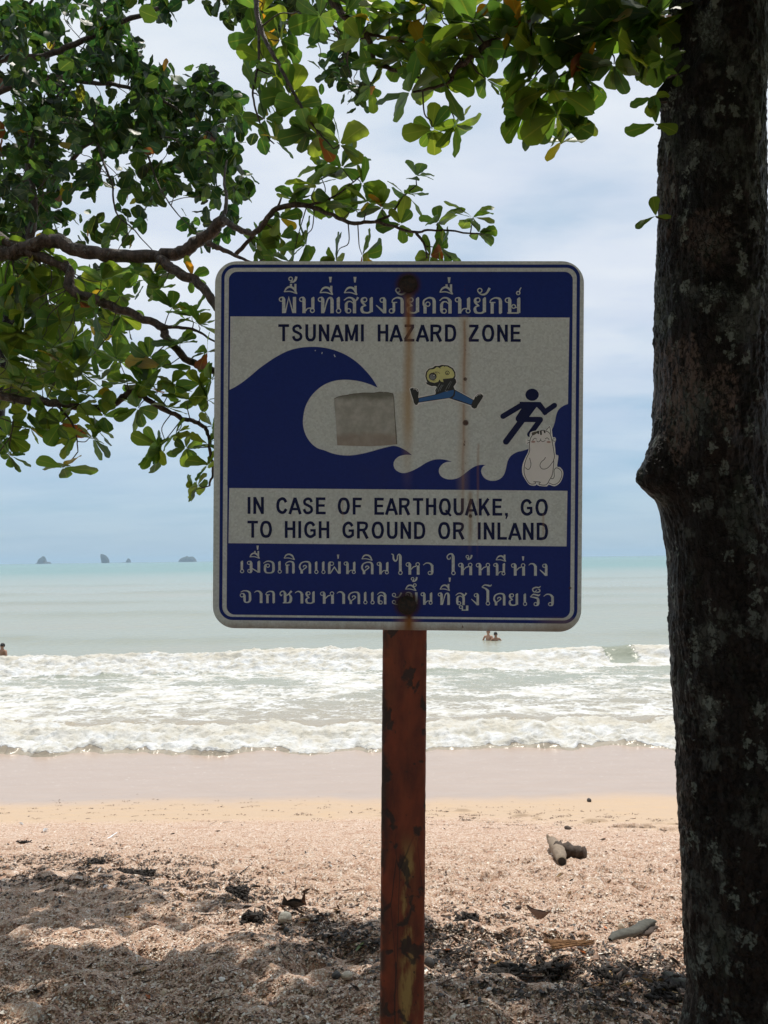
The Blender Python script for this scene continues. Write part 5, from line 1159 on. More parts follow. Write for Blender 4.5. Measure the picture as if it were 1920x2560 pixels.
BLOBS = [(120, 60, 150, 60, 330, 1), (60, 190, 110, 80, 260, 1), (230, 150, 120, 80, 360, 1), (330, 215, 110, 75, 340, 1), (450, 250, 100, 80, 340, 1), (540, 230, 60, 60, 130, 1), (130, 300, 140, 80, 420, 1), (300, 320, 120, 70, 320, 1),
         (450, 370, 110, 80, 380, 1), (560, 340, 60, 90, 180, 1), (90, 420, 110, 80, 330, 1), (200, 440, 90, 60, 170, 1), (60, 540, 90, 70, 240, 1), (150, 560, 90, 60, 110, 1), (330, 470, 60, 60, 90, 1), (290, 560, 60, 40, 60, 1), (480, 460, 90, 45, 120, 1), (560, 470, 60, 60, 110, 1),
         (520, 560, 60, 40, 50, 1), (290, 60, 60, 60, 120, 1), (370, 25, 70, 25, 50, 1), (210, 10, 80, 30, 90, 1), (30, 30, 60, 50, 70, 1), (230, 730, 70, 40, 50, 1), (300, 830, 40, 60, 26, 1), (320, 700, 70, 40, 40, 1),
         (620, 15, 90, 22, 120, 0), (740, 20, 110, 28, 200, 0), (560, 10, 40, 20, 30, 0), (850, 70, 40, 40, 70, 0), (870, 150, 30, 60, 70, 0), (885, 240, 18, 30, 36, 0), (820, 170, 30, 30, 22, 0), (700, 60, 60, 30, 40, 0)]
for cx, cy, rx, ry, n, deep in BLOBS:
    k = 0
    while k < n * 0.50:
        px, py = cx + RNG.normal(0, 0.52) * rx, cy + RNG.normal(0, 0.52) * ry
        if deep and fbm(np.array([px / 75.0]), np.array([py / 60.0]), 3, 44)[0] < RNG.uniform(-0.18, 0.12): continue
        dep = RNG.uniform(5.9, 8.2) if deep else RNG.uniform(5.0, 5.8)
        c = W(px, py, dep); sprig = int(RNG.integers(3, 7)); dsp = RNG.normal(0, 1, 3); dsp[2] -= 0.5; dsp /= np.linalg.norm(dsp)
        if RNG.random() < 0.55:
            d = np.linalg.norm(ALL_C - c, axis=1); i = int(np.argmin(d))
            if 0.05 < d[i] < 0.5: twC.append(twig_to(ALL_C[i], c, 0.0042, 0.002, 0.05))
        for j in range(sprig):
            p = c + dsp * (j - sprig / 2) * 0.055; dd = RNG.normal(0, 1, 3) + dsp * 0.6 + np.array([0, 0, -0.5]); nn = RNG.normal(0, 0.8, 3) + np.array([0, -0.2, 0.7])
            L = RNG.uniform(24, 50) * dep / FPX * (1.0 if deep else 0.9)
            tt = GREENS[int(RNG.integers(0, 6))] * RNG.uniform(0.18, 0.74) * np.array([0.72, 0.92, 1.15])
            if RNG.random() < 0.02: tt = OLD[int(RNG.integers(0, 4))] * 0.9
            folC.leaf(p, dd, nn, L, tt); k += 1
for _ in range(1500):                                            # the same crown going on above and left of the frame
    c = np.array([RNG.uniform(-7.5, 1.0), RNG.uniform(5.2, 9.2), RNG.uniform(3.2, 7.2)]); x_, y_, z_ = PX(c)
    if x_ > -30 and y_ > -30: continue
    if np.linalg.norm((c - np.array([-3.4, 7.2, 5.0])) / np.array([4.0, 2.2, 2.4])) > 1: continue
    for j in range(4):
        folC.leaf(c + RNG.normal(0, 0.1, 3), RNG.normal(0, 1, 3) + np.array([0, 0, -.4]), RNG.normal(0, .8, 3) + np.array([0, 0, .7]), RNG.uniform(0.10, 0.17), GREENS[int(RNG.integers(0, 6))] * RNG.uniform(0.5, 0.9))
add('foliage', folC.mesh('foliage', M_SMALL, 'ovate', droop=0.3, fold=0.2, twigs=twC), small)

# ------------------------------------------------------------------ islands on the horizon
M_ROCK = simple_mat("limestone", (0.05, 0.052, 0.05), 0.9, 0.35, 0.06)
M_JUNGLE = simple_mat("island_trees", (0.02, 0.03, 0.022), 0.9, 0.4, 0.12)
def island(prof, dist, label, thick, leafy=0.5):
    """a rock stack: traced skyline (pixels), given its own distance, size and depth"""
    prof = np.array(prof, float); xs = np.linspace(prof[0, 0], prof[-1, 0], 60); tops = np.interp(xs, prof[:, 0], prof[:, 1])
    nb, V = 22, []
    wl = np.array([W(x, 1400, dist) for x in xs])[:, 0]; zt = np.array([W(x, t_, dist)[2] for x, t_ in zip(xs, tops)])
    x0, x1 = wl[0], wl[-1]; c = (x0 + x1) / 2; wid = (x1 - x0)
    R_ = []
    for k in range(nb):                               # stations front to back
        v = -1 + 2 * k / (nb - 1); env = math.sqrt(max(0.0, 1 - v * v)) ** 0.6
        for i in range(60):
            u = (wl[i] - c) / (wid / 2)
            h = (zt[i] - SEA) * env * (1 + 0.10 * perlin(np.array([u * 5]), np.array([v * 5 + dist]), 3)[0]) * (0.72 + 0.28 * math.cos(v * 1.3))
            h = h if abs(v) > 0.15 else (zt[i] - SEA)
            xx = c + (wl[i] - c) * (0.55 + 0.45 * env)
            R_.append((xx - c, v * wid * thick / 2, max(h, 0) - 1.0))
    V = np.array(R_); Q = grid_faces(nb, 60)
    root = thing('rock_island', label, 'island', (c, dist, SEA), group=None)
    hz = V[Q].mean(axis=1)[:, 2]; top = hz > np.quantile(hz, 0.0) + (zt.max() - SEA) * 0.35
    nx = perlin(V[Q].mean(axis=1)[:, 0] * 0.09, V[Q].mean(axis=1)[:, 2] * 0.12, 9) + leafy - 0.5 > 0
    me = mesh_np('rock', V, Q, False, [M_ROCK, M_JUNGLE], None, (top & nx).astype(np.int32))
    add('rock', me, root)
island([(91, 1408), (96, 1405), (97, 1398), (101, 1395), (104, 1393), (107, 1390), (111, 1391), (113, 1397), (114, 1403), (119, 1405), (123, 1404), (127, 1408)], 4300, "leftmost rock islet, a lone tooth above a low skirt of rock on the horizon", 0.7)
island([(252, 1407), (251.6, 1404), (251.2, 1397), (249, 1388), (252, 1384.5), (258, 1385), (264, 1388), (269, 1393), (272, 1398), (273, 1406)], 4200, "tall leaning rock stack on the horizon, second from the left edge", 0.7, 0.35)
island([(303, 1406.4), (308, 1405.3), (313, 1405), (317, 1405.2), (318, 1399), (320, 1395.5), (323, 1396), (326, 1400), (327, 1405.5)], 4700, "smallest rock stack on the horizon, beside a low reef", 0.6, 0.4)
island([(446.5, 1403.6), (449, 1399), (453, 1395), (459, 1392.5), (464, 1391.5), (468, 1389.5), (472, 1392), (477, 1391), (482, 1391), (487, 1395), (490, 1400), (492, 1403)], 4600, "broad wooded islet on the horizon, nearest to the sign", 0.6, 0.7)

# ------------------------------------------------------------------ bathers in the sea
M_SKIN = simple_mat("skin", (0.42, 0.235, 0.155), 0.55, 0.12, 20.0); M_TAN = simple_mat("tanned_skin", (0.30, 0.155, 0.095), 0.55, 0.12, 20.0); M_HAIR = simple_mat("dark_hair", (0.018, 0.013, 0.010), 0.6, 0.3, 60.0)
def bather(x, y, ztop, yaw, label, skin, hair, arms):
    """one continuous body grown from a skeleton, standing in the sea; its own hair"""
    H = 1.70; z0 = ztop - H * 0.88
    J = {'pelvis': (0, 0, .93), 'spine': (0, -.01, 1.12), 'chest': (0, -.01, 1.30), 'neck': (0, 0, 1.46), 'chin': (0, .015, 1.53), 'head': (0, .01, 1.60), 'crown': (0, 0, 1.655)}
    Rr = {'pelvis': .145, 'spine': .125, 'chest': .15, 'neck': .058, 'chin': .072, 'head': .088, 'crown': .06}
    E_ = [('pelvis', 'spine'), ('spine', 'chest'), ('chest', 'neck'), ('neck', 'chin'), ('chin', 'head'), ('head', 'crown')]
    for s_, sg in (('l', -1), ('r', 1)):
        ax, az = arms
        J.update({'sh' + s_: (sg * .19, 0, 1.40), 'el' + s_: (sg * (.24 + ax), .05, 1.13), 'wr' + s_: (sg * (.22 + ax * 1.6), .22, 0.98 + az), 'ha' + s_: (sg * (.21 + ax * 1.7), .30, 0.96 + az),
                  'hip' + s_: (sg * .095, 0, .86), 'kn' + s_: (sg * .10, .03, .48), 'an' + s_: (sg * .10, 0, .09), 'toe' + s_: (sg * .11, .15, .03)})
        Rr.update({'sh' + s_: .062, 'el' + s_: .043, 'wr' + s_: .030, 'ha' + s_: .035, 'hip' + s_: .095, 'kn' + s_: .062, 'an' + s_: .042, 'toe' + s_: .032})
        E_ += [('chest', 'sh' + s_), ('sh' + s_, 'el' + s_), ('el' + s_, 'wr' + s_), ('wr' + s_, 'ha' + s_), ('pelvis', 'hip' + s_), ('hip' + s_, 'kn' + s_), ('kn' + s_, 'an' + s_), ('an' + s_, 'toe' + s_)]
    names = list(J); me = bpy.data.meshes.new('body'); me.from_pydata([J[n] for n in names], [(names.index(a), names.index(b_)) for a, b_ in E_], [])
    root = thing('person', label, 'person', (x, y, z0)); root.rotation_euler = (0, 0, yaw); root.scale = (.88, .88, .88)
    o = add('body', me, root); me.materials.append(skin)
    o.modifiers.new('Skin', 'SKIN'); sv = me.skin_vertices[0].data
    for i, n in enumerate(names): sv[i].radius = (Rr[n], Rr[n] * (0.72 if n in ('pelvis', 'spine', 'chest') else 1.0)); sv[i].use_root = n == 'pelvis'
    sb = o.modifiers.new('Subdivision', 'SUBSURF'); sb.levels = 2; sb.render_levels = 2; o.modifiers['Skin'].use_smooth_shade = True
    bm = bmesh.new(); bmesh.ops.create_uvsphere(bm, u_segments=20, v_segments=12, radius=0.108)
    for v in list(bm.verts):
        if v.co.z < -0.03 and v.co.y > -0.02 or v.co.z < -0.085: bm.verts.remove(v)
    for v in bm.verts: v.co.x *= 0.93; v.co.z *= 1.08; v.co += Vector((0, -.012, 1.625)); v.co += Vector(RNG.normal(0, .004, 3))
    hm = bpy.data.meshes.new('hair'); bm.to_mesh(hm); bm.free(); hm.materials.append(hair)
    for p in hm.polygons: p.use_smooth = True
    add('hair', hm, root)
    # face: nose, ears
    for nm_, px_, py_, pz_, r in (('nose', 0, .105, 1.595, .018), ('ear', -.088, .0, 1.60, .022), ('ear', .088, .0, 1.60, .022)):
        bm = bmesh.new(); bmesh.ops.create_icosphere(bm, subdivisions=2, radius=r, matrix=Matrix.Translation((px_, py_, pz_)) @ Matrix.Diagonal((.6 if nm_ == 'ear' else .8, 1, 1.35, 1)))
        fm = bpy.data.meshes.new(nm_); bm.to_mesh(fm); bm.free(); fm.materials.append(skin); add(nm_, fm, root)
p = W(1220.5, 1575.5, 35.6); bather(p[0], 35.6, p[2], math.radians(150), "bather with wet shoulders, standing half hidden under the sign's lower edge", M_SKIN, M_TAN, (0.06, 0.0))
p = W(1239, 1581.5, 35.4); bather(p[0], 35.4, p[2], math.radians(185), "dark-haired bather up to the shoulders in the sea, right of another bather", M_TAN, M_HAIR, (0.10, 0.05))
p = W(6, 1609.5, 31.2); bather(p[0], 31.2, p[2], math.radians(160), "dark-haired bather behind the breaking wave at the left edge", M_TAN, M_HAIR, (0.08, 0.0))

# ------------------------------------------------------------------ things on the beach
M_DRIFT = simple_mat("driftwood_pale", (0.225, 0.17, 0.12), 0.8, 0.3, 40.0, 0.004); M_DRIFTD = simple_mat("driftwood_dark", (0.055, 0.036, 0.026), 0.8, 0.4, 40.0, 0.004)
M_GREYW = simple_mat("driftwood_grey", (0.07, 0.068, 0.056), 0.8, 0.35, 30.0, 0.004); M_HUSK = simple_mat("husk_fibre", (0.20, 0.10, 0.04), 0.85, 0.45, 90.0, 0.004)
M_BLACK = simple_mat("black_debris", (0.022, 0.017, 0.014), 0.85, 0.5, 60.0, 0.003); M_STONE = simple_mat("stone_grey", (0.30, 0.29, 0.25), 0.8, 0.25, 50.0, 0.003)
M_PALE = simple_mat("stone_pale", (0.58, 0.50, 0.40), 0.7, 0.15, 60.0, 0.001); M_LITTER = simple_mat("white_litter", (0.78, 0.78, 0.78), 0.5, 0.06, 30.0)
M_DSTONE = simple_mat("stone_dark", (0.045, 0.04, 0.038), 0.7, 0.3, 60.0, 0.001)
M_ORANGE = simple_mat("orange_leaf", (0.44, 0.13, 0.030), 0.55, 0.3, 70.0); M_BROWNL = simple_mat("brown_leaf", (0.10, 0.048, 0.026), 0.65, 0.35, 70.0); M_GREENL = simple_mat("green_leaf", (0.10, 0.15, 0.035), 0.5, 0.25, 70.0); M_TANL = simple_mat("tan_leaf", (0.40, 0.27, 0.13), 0.6, 0.25, 70.0)

def one(name, me, label, cat, loc, rz=0.0, group=None, tilt=(0, 0)):
    o = add(name, me, None, label=label, category=cat, group=group); o.location = loc; o.rotation_euler = (tilt[0], tilt[1], rz); return o
def span(a, b):
    A, B = G(*a), G(*b); d = B - A; return (A + B) / 2, math.atan2(d[1], d[0]), float(np.linalg.norm(d[:2])), math.atan2(d[2], np.linalg.norm(d[:2]))
def stick_mesh(name, L, r, mtl, bend=0.06, sides=7, fork=False):
    n = 9; x = np.linspace(-L / 2, L / 2, n); P_ = np.stack([x, L * bend * fbm(x / L * 2 + RNG.uniform(0, 99), x * 0, 2, 5), r * 0.6 + np.abs(L * bend * 0.5 * fbm(x / L * 2 + RNG.uniform(0, 99), x * 0, 2, 6))], 1)
    parts = [tube(P_, r * (1 - 0.45 * np.linspace(0, 1, n)) * (1 + 0.15 * RNG.standard_normal(n)), sides, 0.07)]
    if fork: parts.append(tube(np.array([P_[5], P_[5] + [L * .10, L * .09, r], P_[5] + [L * .2, L * .2, r * 2]]), [r * .6, r * .45, r * .2], 6, 0.07))
    V, Q = join(parts); return mesh_tri_ok(name, V, Q, mats=[mtl])
def curl_leaf(name, L, mtl, curl=0.5, wid=0.32):
    nu, nv = 12, 7; V = []
    for i in range(nu):
        u = i / (nu - 1); w_ = wid * L * math.sin(math.pi * min(1, u * 0.94 + 0.05)) ** 0.75
        for j in range(nv):
            q = -1 + 2 * j / (nv - 1)
            V.append(((u - .5) * L, w_ * q * 0.5 * math.cos(q * curl), abs(q) ** 1.6 * w_ * curl * 0.55 + 0.10 * L * curl * (2 * u - 1) ** 2 + 0.008 * L * math.sin(9 * u + 3 * q)))
    me = mesh_np(name, np.array(V), grid_faces(nu, nv), True, [mtl])
    return me
def rock_mesh(name, rx, ry, rz, mtl, rough=0.14):
    bm = bmesh.new(); bmesh.ops.create_icosphere(bm, subdivisions=4, radius=1.0); o = RNG.uniform(0, 50)
    for v in bm.verts:
        k = 1 + rough * float(fbm(np.array([v.co.x * 1.3 + o]), np.array([v.co.y * 1.3 + v.co.z * 1.7]), 3, 8)[0]); v.co = Vector((v.co.x * rx * k, v.co.y * ry * k, v.co.z * rz * k + rz * 0.45))
    me = bpy.data.meshes.new(name); bm.to_mesh(me); bm.free(); me.materials.append(mtl)
    for p_ in me.polygons: p_.use_smooth = True
    return me

# forked driftwood
a, b_ = G(1380, 2122), G(1404, 2163); c_ = G(1462, 2146); mid = (a + b_) / 2
parts = [tube(catmull([a - mid + [0, 0, .085], (a - mid) * .6 + [0.0, 0, .075], (b_ - mid) * .2 + [0.01, 0, .055], (b_ - mid) + [0, -.01, .035]], 6), [.028, .032, .036, .040, .043, .046, .048, .050, .052, .053, .054, .054, .053, .052, .050, .046, .041, .040, .036], 14, 0.10)]
parts.append(tube(catmull([(a - mid) * .55 + [0, 0, .07], (a - mid) * .75 + [-.035, .0, .10], (a - mid) * .8 + [-.05, .0, .145]], 4), [.026, .025, .023, .021, .019, .017, .015, .012, .006], 9, .12))
V, Q = join(parts); root = thing('driftwood', "thick forked driftwood, half pale and half dark, on the sunlit shells", 'driftwood', tuple(mid))
add('bleached_limb', mesh_tri_ok('bleached_limb', V, Q, mats=[M_DRIFT]), root)
V, Q = tube(catmull([np.array([0.0, 0, .058]), (c_ - mid) * .35 + [0, 0, .058], (c_ - mid) * .75 + [0, 0, .050], (c_ - mid) + [0, 0, .052]], 6), np.linspace(.066, .040, 19) * (1 + 0.16 * np.sin(np.arange(19) * 1.1)), 14, 0.11)
add('dark_limb', mesh_tri_ok('dark_limb', V, Q, mats=[M_DRIFTD]), root)
bm = bmesh.new(); bmesh.ops.create_circle(bm, cap_ends=True, segments=14, radius=0.032); me = bpy.data.meshes.new('hollow_end_shade'); bm.to_mesh(me); bm.free(); me.materials.append(M_BLACK)  # flat black disc paints the shade inside the hollow
o = add('hollow_end_shade', me, root); dv = (b_ - mid) - (a - mid); o.location = tuple((b_ - mid) + np.array([0, -.018, .036])); o.rotation_euler = Vector((dv[0], dv[1], 0)).to_track_quat('Z', 'Y').to_euler()

m_, rz, L, tl = span((1522, 2360), (1632, 2330))
def plank(L, wd, th, mtl, name):
    nu, nv = 26, 10; V = []
    for i in range(nu):
        u = i / (nu - 1)
        for j in range(nv):
            th_ = 2 * math.pi * j / nv; k = (0.35 + 0.65 * min(1, 4 * u)) * (1 - 0.35 * max(0, u - .8) * 5 * (0.5 + 0.5 * math.sin(j * 2.7)))
            V.append(((u - .5) * L + 0.012 * math.sin(j * 5) * (u > .9), wd * k * math.cos(th_) + 0.01 * math.sin(u * 9), th * k * math.sin(th_) + th + 0.06 * L * u + 0.003 * math.sin(j * 3 + u * 30)))
    V = np.array(V); Q = grid_faces(nu, nv, True); return mesh_np(name, V, Q, True, [mtl])
root = thing('driftwood', "grey weathered driftwood splinter with a raised end, left of the big trunk", 'driftwood', tuple(m_)); root.rotation_euler = (0, -tl, rz)
add('grey_wood', plank(L, .030, .018, M_GREYW, 'grey_wood'), root)
o = add('dark_underside', plank(L * .55, .020, .010, M_DRIFTD, 'dark_underside'), root); o.location = (L * .2, -.025, .004)
m_, rz, L, tl = span((1655, 2440), (1735, 2478)); root = thing('driftwood', "bleached grey driftwood slab leaning by the foot of the big trunk", 'driftwood', tuple(m_)); root.rotation_euler = (0, -tl, rz)
add('slab', plank(L, .022, .012, M_GREYW, 'slab'), root); o = add('dark_underside', plank(L * .9, .03, .012, M_BLACK, 'dark_underside'), root); o.location = (0, -.02, -.006)
m_, rz, L, tl = span((1645, 2482), (1720, 2482)); one('stick', stick_mesh('stick', L, .0045, M_TANL), "thin straight pale stick lying by the foot of the big trunk", 'stick', tuple(m_), rz)
m_, rz, L, tl = span((1288, 2275), (1362, 2258)); one('stick', stick_mesh('stick', L, .012, M_DRIFTD, .04, 9), "thick dark broken stick on the shells right of the post", 'stick', tuple(m_), rz, None, (0, -tl))
m_, rz, L, tl = span((758, 2345), (842, 2333)); one('stick', stick_mesh('stick', L, .008, M_BLACK, .08, 8, True), "black forked stick just left of the post", 'stick', tuple(m_), rz, None, (0, -tl))
m_, rz, L, tl = span((928, 2362), (982, 2352)); one('stick', stick_mesh('stick', L, .008, M_BLACK, .06, 8), "black stick passing behind the left side of the post", 'stick', tuple(m_), rz, None, (0, -tl))
m_, rz, L, tl = span((258, 2100), (292, 2090)); one('stick', stick_mesh('stick', L, .012, M_LITTER, .05), "white sun-bleached stick on the shells at the left", 'stick', tuple(m_), rz)
# husk: a fan of fibres
m_, rz, L, tl = span((1368, 2372), (1492, 2368)); parts = []
for k in range(34):
    y0 = RNG.uniform(-.035, .035); P_ = np.stack([np.linspace(-L / 2, L / 2 * RNG.uniform(.3, 1), 6), np.linspace(y0, y0 * .25, 6) + RNG.normal(0, .002, 6), .012 + .018 * np.cos(y0 * 40) + RNG.normal(0, .002, 6)], 1)
    parts.append(tube(P_, np.linspace(.0042, .0016, 6), 5, .1))
V, Q = join(parts); one('palm_husk', mesh_tri_ok('palm_husk', V, Q, mats=[M_HUSK]), "brown fibrous palm husk fanned open on the shells", 'palm husk', tuple(m_), rz, None, (0, -tl))
m_, rz, L, tl = span((1318, 2288), (1380, 2304)); one('dead_leaf', curl_leaf('dead_leaf', L, M_BROWNL, 1.2, .15), "long curled brown leaf below the thick dark stick", 'leaf', tuple(m_), rz, None, (0, -tl))
for px, py, L, mt, lab, cu in ((1513, 2324, .062, M_ORANGE, "bright orange leaf left of the grey driftwood splinter", .5), (1118, 2380, .05, M_ORANGE, "small orange leaf among black litter right of the post", .6), (757, 2312, .04, M_ORANGE, "orange scrap of leaf right of the round grey stone", .6),
                              (900, 2372, .07, M_GREENL, "fallen olive green leaf left of the post", .4), (359, 2431, .07, M_TANL, "tan curled leaf in the shade at lower left", .9), (370, 2500, .06, M_ORANGE, "rust-orange leaf in the shade near the bottom edge", .7), (545, 2439, .05, M_BROWNL, "brown leaf standing on edge in a sunlit patch at lower left", 1.2),
                              (1455, 2385, .06, M_ORANGE, "reddish leaf below the palm husk", .6), (600, 2152, .05, M_ORANGE, "small orange leaf on the sunlit shells left of the post", .5), (845, 2528, .05, M_BROWNL, "brown leaf lying low beside the post at the bottom edge", .8)):
    g = G(px, py); one('dead_leaf', curl_leaf('dead_leaf', L, mt, cu), lab, 'leaf', (g[0], g[1], g[2] + .008), RNG.uniform(0, 6.28), None, (RNG.normal(0, .25), RNG.normal(0, .25)))
# dark leaf with two upturned points
g = G(737, 2272); root = thing('dead_leaf', "large dark dried leaf with two upturned points left of the post", 'leaf', (g[0], g[1], g[2] + .01))
add('blade', curl_leaf('blade', .13, M_BLACK, 1.0, .6), root)
for sx, hgt in ((-.055, .062), (.05, .095)):
    me = mesh_np('point', np.array([(-.022, 0, 0), (.022, 0.004, 0), (.012 * np.sign(sx), 0, hgt), (-.002, .01, hgt * .5), (.016, -.012, .03)]), np.array([[0, 1, 4, 2], [0, 4, 2, 3]]), False, [M_BROWNL if sx > 0 else M_BLACK]); o = add('point', me, root); o.location = (sx, 0, .01)
# stones, shells, litter
for px, py, r, mt, nm, lab in ((712, 2305, (.040, .032, .038), M_STONE, 'stone', "round grey stone beside the dark dried leaf"), (867, 2443, (.026, .02, .015), M_PALE, 'pebble', "cream oval pebble just left of the post, beside a dark one"), (840, 2442, (.022, .018, .014), M_DSTONE, 'pebble', "dark pebble next to the cream oval pebble"),
                              (1473, 2004, (.035, .03, .035), M_DSTONE, 'stone', "small dark stone alone on the clean sand"), (1554, 2326, (.020, .012, .026), M_PALE, 'shell', "pale upright shell touching the grey driftwood splinter"), (1074, 2412, (.028, .02, .02), M_DSTONE, 'stone', "dark stone in the shade just right of the post"),
                              (716, 2330, (.018, .015, .015), M_DSTONE, 'pebble', "blue-black pebble under the round grey stone"), (1420, 2073, (.05, .03, .025), M_DRIFTD, 'stone', "dark lump on the shells above the forked driftwood")):
    g = G(px, py); one(nm, rock_mesh(nm, *r, mt), lab, nm, tuple(g), RNG.uniform(0, 3))
for px, py, L, lab in ((114, 2080, .11, "crumpled white litter at the far left of the shells"), (52, 2062, .07, "smaller white scrap left of the crumpled litter"), (827, 2168, .04, "tiny white scrap on the shells left of the post"), (250, 2178, .05, "white scrap in the dark litter line at the left"), (264, 2221, .045, "thin white shell piece in the shade at the left"),
                       (822, 2268, .028, "white shell dot between the dark dried leaf and the post"), (1224, 2480, .03, "white shell low on the beach right of the post")):
    g = G(px, py); me = curl_leaf('litter_scrap', L, M_LITTER, 1.1, .6); one('litter_scrap', me, lab, 'scrap', (g[0], g[1], g[2] + .006), RNG.uniform(0, 3), None, (RNG.normal(0, .3), RNG.normal(0, .3)))
# clumps of black rotted debris
def clump(px, py, rx, ry, rz, n, label):
    g = G(px, py); parts = []; rx *= 0.85; rz *= 0.6
    for k in range(n * 3):
        c = np.array([np.clip(RNG.normal(0, .45), -.8, .8) * rx, np.clip(RNG.normal(0, .45), -.8, .8) * ry, abs(RNG.normal(0, .45)) * rz]); d = RNG.normal(0, 1, 3) * [1, 1, .28]; d /= np.linalg.norm(d); L = RNG.uniform(.010, .034)
        parts.append(tube(np.array([c - d * L, c + RNG.normal(0, .006, 3), c + d * L]), [.002, RNG.uniform(.004, .011), .002], 5, .3))
    V, Q = join(parts); one('debris_clump', mesh_tri_ok('debris_clump', V, Q, mats=[M_BLACK, ]), label, 'debris', tuple(g), 0, "black clumps of rotted plant debris")
clump(1378, 2425, .09, .06, .05, 40, "largest black clump of debris, below the palm husk"); clump(1170, 2308, .08, .06, .05, 50, "small black clump of debris in the shade right of the post"); clump(592, 2238, .10, .08, .06, 70, "black clump of debris in the litter line, left of the dried leaf")
clump(632, 2300, .07, .05, .05, 40, "black clump left of the round grey stone"); clump(330, 2188, .24, .07, .05, 120, "long black heap of debris in the litter line at the left"); clump(240, 2160, .09, .06, .05, 50, "black clump at the upper end of the litter line"); clump(1520, 2440, .08, .05, .03, 22, "black clump right of the largest one"); clump(1005, 2350, .12, .05, .03, 36, "black clump of debris behind the post")
clump(60, 2108, .10, .03, .03, 30, "black clump at the far left edge below the white litter"); clump(1260, 2430, .12, .05, .025, 30, "flat black clump left of the largest one"); clump(1660, 2490, .12, .07, .05, 60, "black clump at the foot of the big trunk")
# twigs and dead leaves: things of one kind, too alike to tell apart
twig_src = [stick_mesh('twig', 1.0, .030, m__, .12, 6) for m__ in (M_BLACK, M_DRIFTD, M_BROWNL, M_DRIFTD)]
first = {}
def near_litter(): 
    px = RNG.uniform(0, 1700); return px, float(np.interp(px, [0, 240, 500, 620, 760, 920, 1180, 1380, 1700], [2180, 2170, 2205, 2240, 2320, 2345, 2370, 2420, 2480])) + RNG.normal(0, 30)
for k in range(200):
    px, py = near_litter() if RNG.random() < .55 else (RNG.uniform(0, 1700), 2040 + 470 * RNG.random() ** 0.8)
    if 935 < px < 1075: continue
    g = G(px, py); L = RNG.uniform(.05, .17); o = one('twig', twig_src[k % 4], "thin dark dry twig lying on the shell beach", 'twig', (g[0], g[1], g[2] + .004), RNG.normal(0, .7), "dark twigs strewn over the shell beach", (0, RNG.normal(0, .08) - .2)); o.scale = (L, L * .8, L * .7)
leaf_src = [curl_leaf('dead_leaf', 1.0, m__, c__) for m__, c__ in ((M_BROWNL, 1.0), (M_BLACK, .9), (M_BROWNL, .6), (M_TANL, .8), (M_DRIFTD, 1.1))]
for k in range(150):
    px, py = near_litter() if RNG.random() < .5 else (RNG.uniform(0, 1700), 2030 + 480 * RNG.random() ** 0.9)
    if 935 < px < 1075: continue
    g = G(px, py); L = RNG.uniform(.03, .075); o = one('dead_leaf', leaf_src[k % 5], "small dry brown leaf curled up on the shell beach", 'leaf', (g[0], g[1], g[2] + .004), RNG.uniform(0, 6.28), "dry brown leaves scattered over the shell beach", (RNG.normal(0, .3) - .15, RNG.normal(0, .3))); o.scale = (L, L, L)

# ---- shell fragments and rotted litter: past counting
def vcol_mat(name, rough):
    m, t = mat(name); c = t.n('ShaderNodeAttribute', {'attribute_name': 'tint'}).outputs['Color']
    finish(t, t.n('ShaderNodeBsdfPrincipled', None, Base_Color=c, Roughness=rough)); return m
def flakes(name, PX_, PY_, size, cols, probs, tilt, label=None, aspect=(0.5, 1.0), lift=0.25, lim=0.15):
    n = len(PX_); d = CR[None] * ((PX_ - 960) / FPX)[:, None] + CU[None] * ((1280 - PY_) / FPX)[:, None] + CF[None]
    lo = np.full(n, 1.5); hi = np.full(n, 30.0)
    for _ in range(34):
        m = (lo + hi) / 2; k = m / d[:, 1]; up = EYE[2] + d[:, 2] * k > ground_z(d[:, 0] * k, m); lo = np.where(up, m, lo); hi = np.where(up, hi, m)
    P_ = EYE + d * (hi / d[:, 1])[:, None]
    keep = P_[:, 1] < shell_edge(P_[:, 0]) + lim; P_ = P_[keep]; size = size[keep]; n = len(P_)
    nr = np.stack([RNG.normal(0, tilt, n), RNG.normal(0, tilt, n), np.ones(n)], 1); nr /= np.linalg.norm(nr, axis=1)[:, None]
    th = RNG.uniform(0, 6.28, n); e1 = np.stack([np.cos(th), np.sin(th), np.zeros(n)], 1); e1 -= nr * (e1 * nr).sum(1)[:, None]; e1 /= np.linalg.norm(e1, axis=1)[:, None]; e2 = np.cross(nr, e1)
    b = RNG.uniform(*aspect, n); C_ = P_ + nr * (size * lift)[:, None]
    V = np.zeros((n, 6, 3)); 
    for k, (u, v, h) in enumerate(((-1, -.6, 0), (0, -1, .35), (1, -.5, 0), (1, .6, 0), (0.1, 1, .35), (-1, .5, 0))):
        jit = RNG.uniform(.75, 1.2, n); V[:, k] = C_ + e1 * (size * u * jit)[:, None] + e2 * (size * v * b * jit)[:, None] + nr * (size * h * .7)[:, None]
    base = np.array([[0, 1, 4, 5], [1, 2, 3, 4]]); Q = (base[None] + (np.arange(n) * 6)[:, None, None]).reshape(-1, 4)
    ci = RNG.choice(len(cols), n, p=np.array(probs) / sum(probs)); T = np.array(cols)[ci] * RNG.uniform(.8, 1.2, (n, 1)); T = np.repeat(np.concatenate([np.clip(T, 0, .9), np.ones((n, 1))], 1), 6, axis=0)
    return mesh_np(name, V.reshape(-1, 3), Q, False, [vcol_mat(name, .6)], {'tint': ('FLOAT_COLOR', T)})
n = 170000; PY_ = 2040 + 640 * RNG.random(n) ** 0.75; PX_ = RNG.uniform(-220, 2140, n)
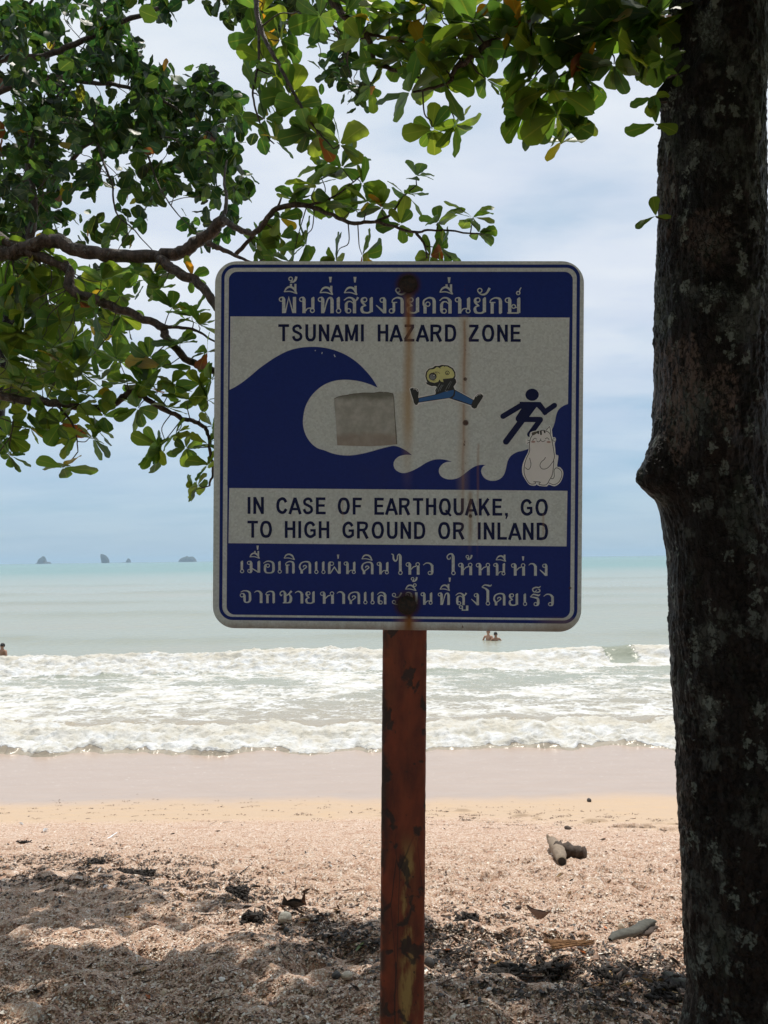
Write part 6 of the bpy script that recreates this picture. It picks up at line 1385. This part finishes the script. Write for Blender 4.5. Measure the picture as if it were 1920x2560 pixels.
PAL = [(0.52, 0.35, 0.25), (0.62, 0.49, 0.38), (0.40, 0.235, 0.15), (0.70, 0.61, 0.51), (0.22, 0.115, 0.07), (0.78, 0.73, 0.66), (0.09, 0.055, 0.045)]
me = flakes('shell_fragments', PX_, PY_, np.exp(RNG.normal(math.log(.0037), .42, n)), PAL, (5, 3.8, 5, 2.2, 4.2, 1.5, 1.7), .50)
o = add('shell_fragments', me, None, kind='stuff', label="pink, cream and brown shell fragments covering the beach", category='shells')
n = 26000; PX_ = RNG.uniform(-100, 1750, n); PY_ = np.interp(PX_, [-100, 0, 240, 500, 620, 760, 920, 1180, 1380, 1750], [2190, 2180, 2165, 2205, 2240, 2320, 2345, 2370, 2420, 2490]) + RNG.normal(0, 1, n) * np.interp(PX_, [0, 600, 1200, 1700], [30, 36, 56, 50])
keep = fbm(PX_ / 70, PY_ / 26, 3, 61) > -0.16; n = int(keep.sum())
me = flakes('leaf_litter', PX_[keep], PY_[keep], np.minimum(np.exp(RNG.normal(math.log(.0072), .5, n)), .015), [(0.030, 0.022, 0.018), (0.07, 0.045, 0.03), (0.17, 0.09, 0.05), (0.40, 0.30, 0.2)], (6, 3, 1.5, .5), .55, aspect=(.15, .8))
add('leaf_litter', me, None, kind='stuff', label="dark rotted leaf litter left in a line across the beach", category='litter')
n = 16000; PX_ = RNG.uniform(-60, 1760, n); PY_ = np.interp(PX_, [-60, 300, 700, 1060, 1400, 1760], [2034, 2026, 2030, 2042, 2046, 2056]) + RNG.normal(0, 15, n)  # brown flakes paint the shadow marks of sand mounds and footprints
keep = fbm(PX_ / 60, PY_ / 5, 3, 63) + np.interp(PX_, [0, 900, 1100, 1700], [-.08, -.10, .06, .04]) > 0.20; n = int(keep.sum())
me = flakes('sand_shadow_flakes', PX_[keep], PY_[keep], np.minimum(np.exp(RNG.normal(math.log(.011), .4, n)), .02), [(0.16, 0.095, 0.055), (0.10, 0.06, 0.04), (0.24, 0.15, 0.09)], (3, 2, 2), .4, aspect=(.12, .5), lim=2.0)
add('sand_shadow_flakes', me, None, kind='stuff', label="dark brown flakes standing in for shadow marks along the upper edge of the clean sand", category='shadow marks')
if 0: add('leaf_litter', me, None, kind='stuff', label="dark rotted leaf litter left in a line across the beach", category='litter')

# ------------------------------------------------------------------ the air over the sea
HAZE = 0.000135
bm = bmesh.new(); bmesh.ops.create_cube(bm, size=1.0)
for v in bm.verts: v.co = Vector((v.co.x * 170000, 5500 + v.co.y * 17000, 33.5 + v.co.z * 87.0))
me = bpy.data.meshes.new('haze'); bm.to_mesh(me); bm.free()
mh, t = mat("haze"); vol = t.n('ShaderNodeVolumePrincipled', None, Color=(0.60, 0.82, 1.0), Density=HAZE, Anisotropy=0.2)
t.n('ShaderNodeOutputMaterial', None, Volume=vol); me.materials.append(mh)
add('haze', me, None, kind='stuff', label="thin sea haze in front of the far islets", category='haze')
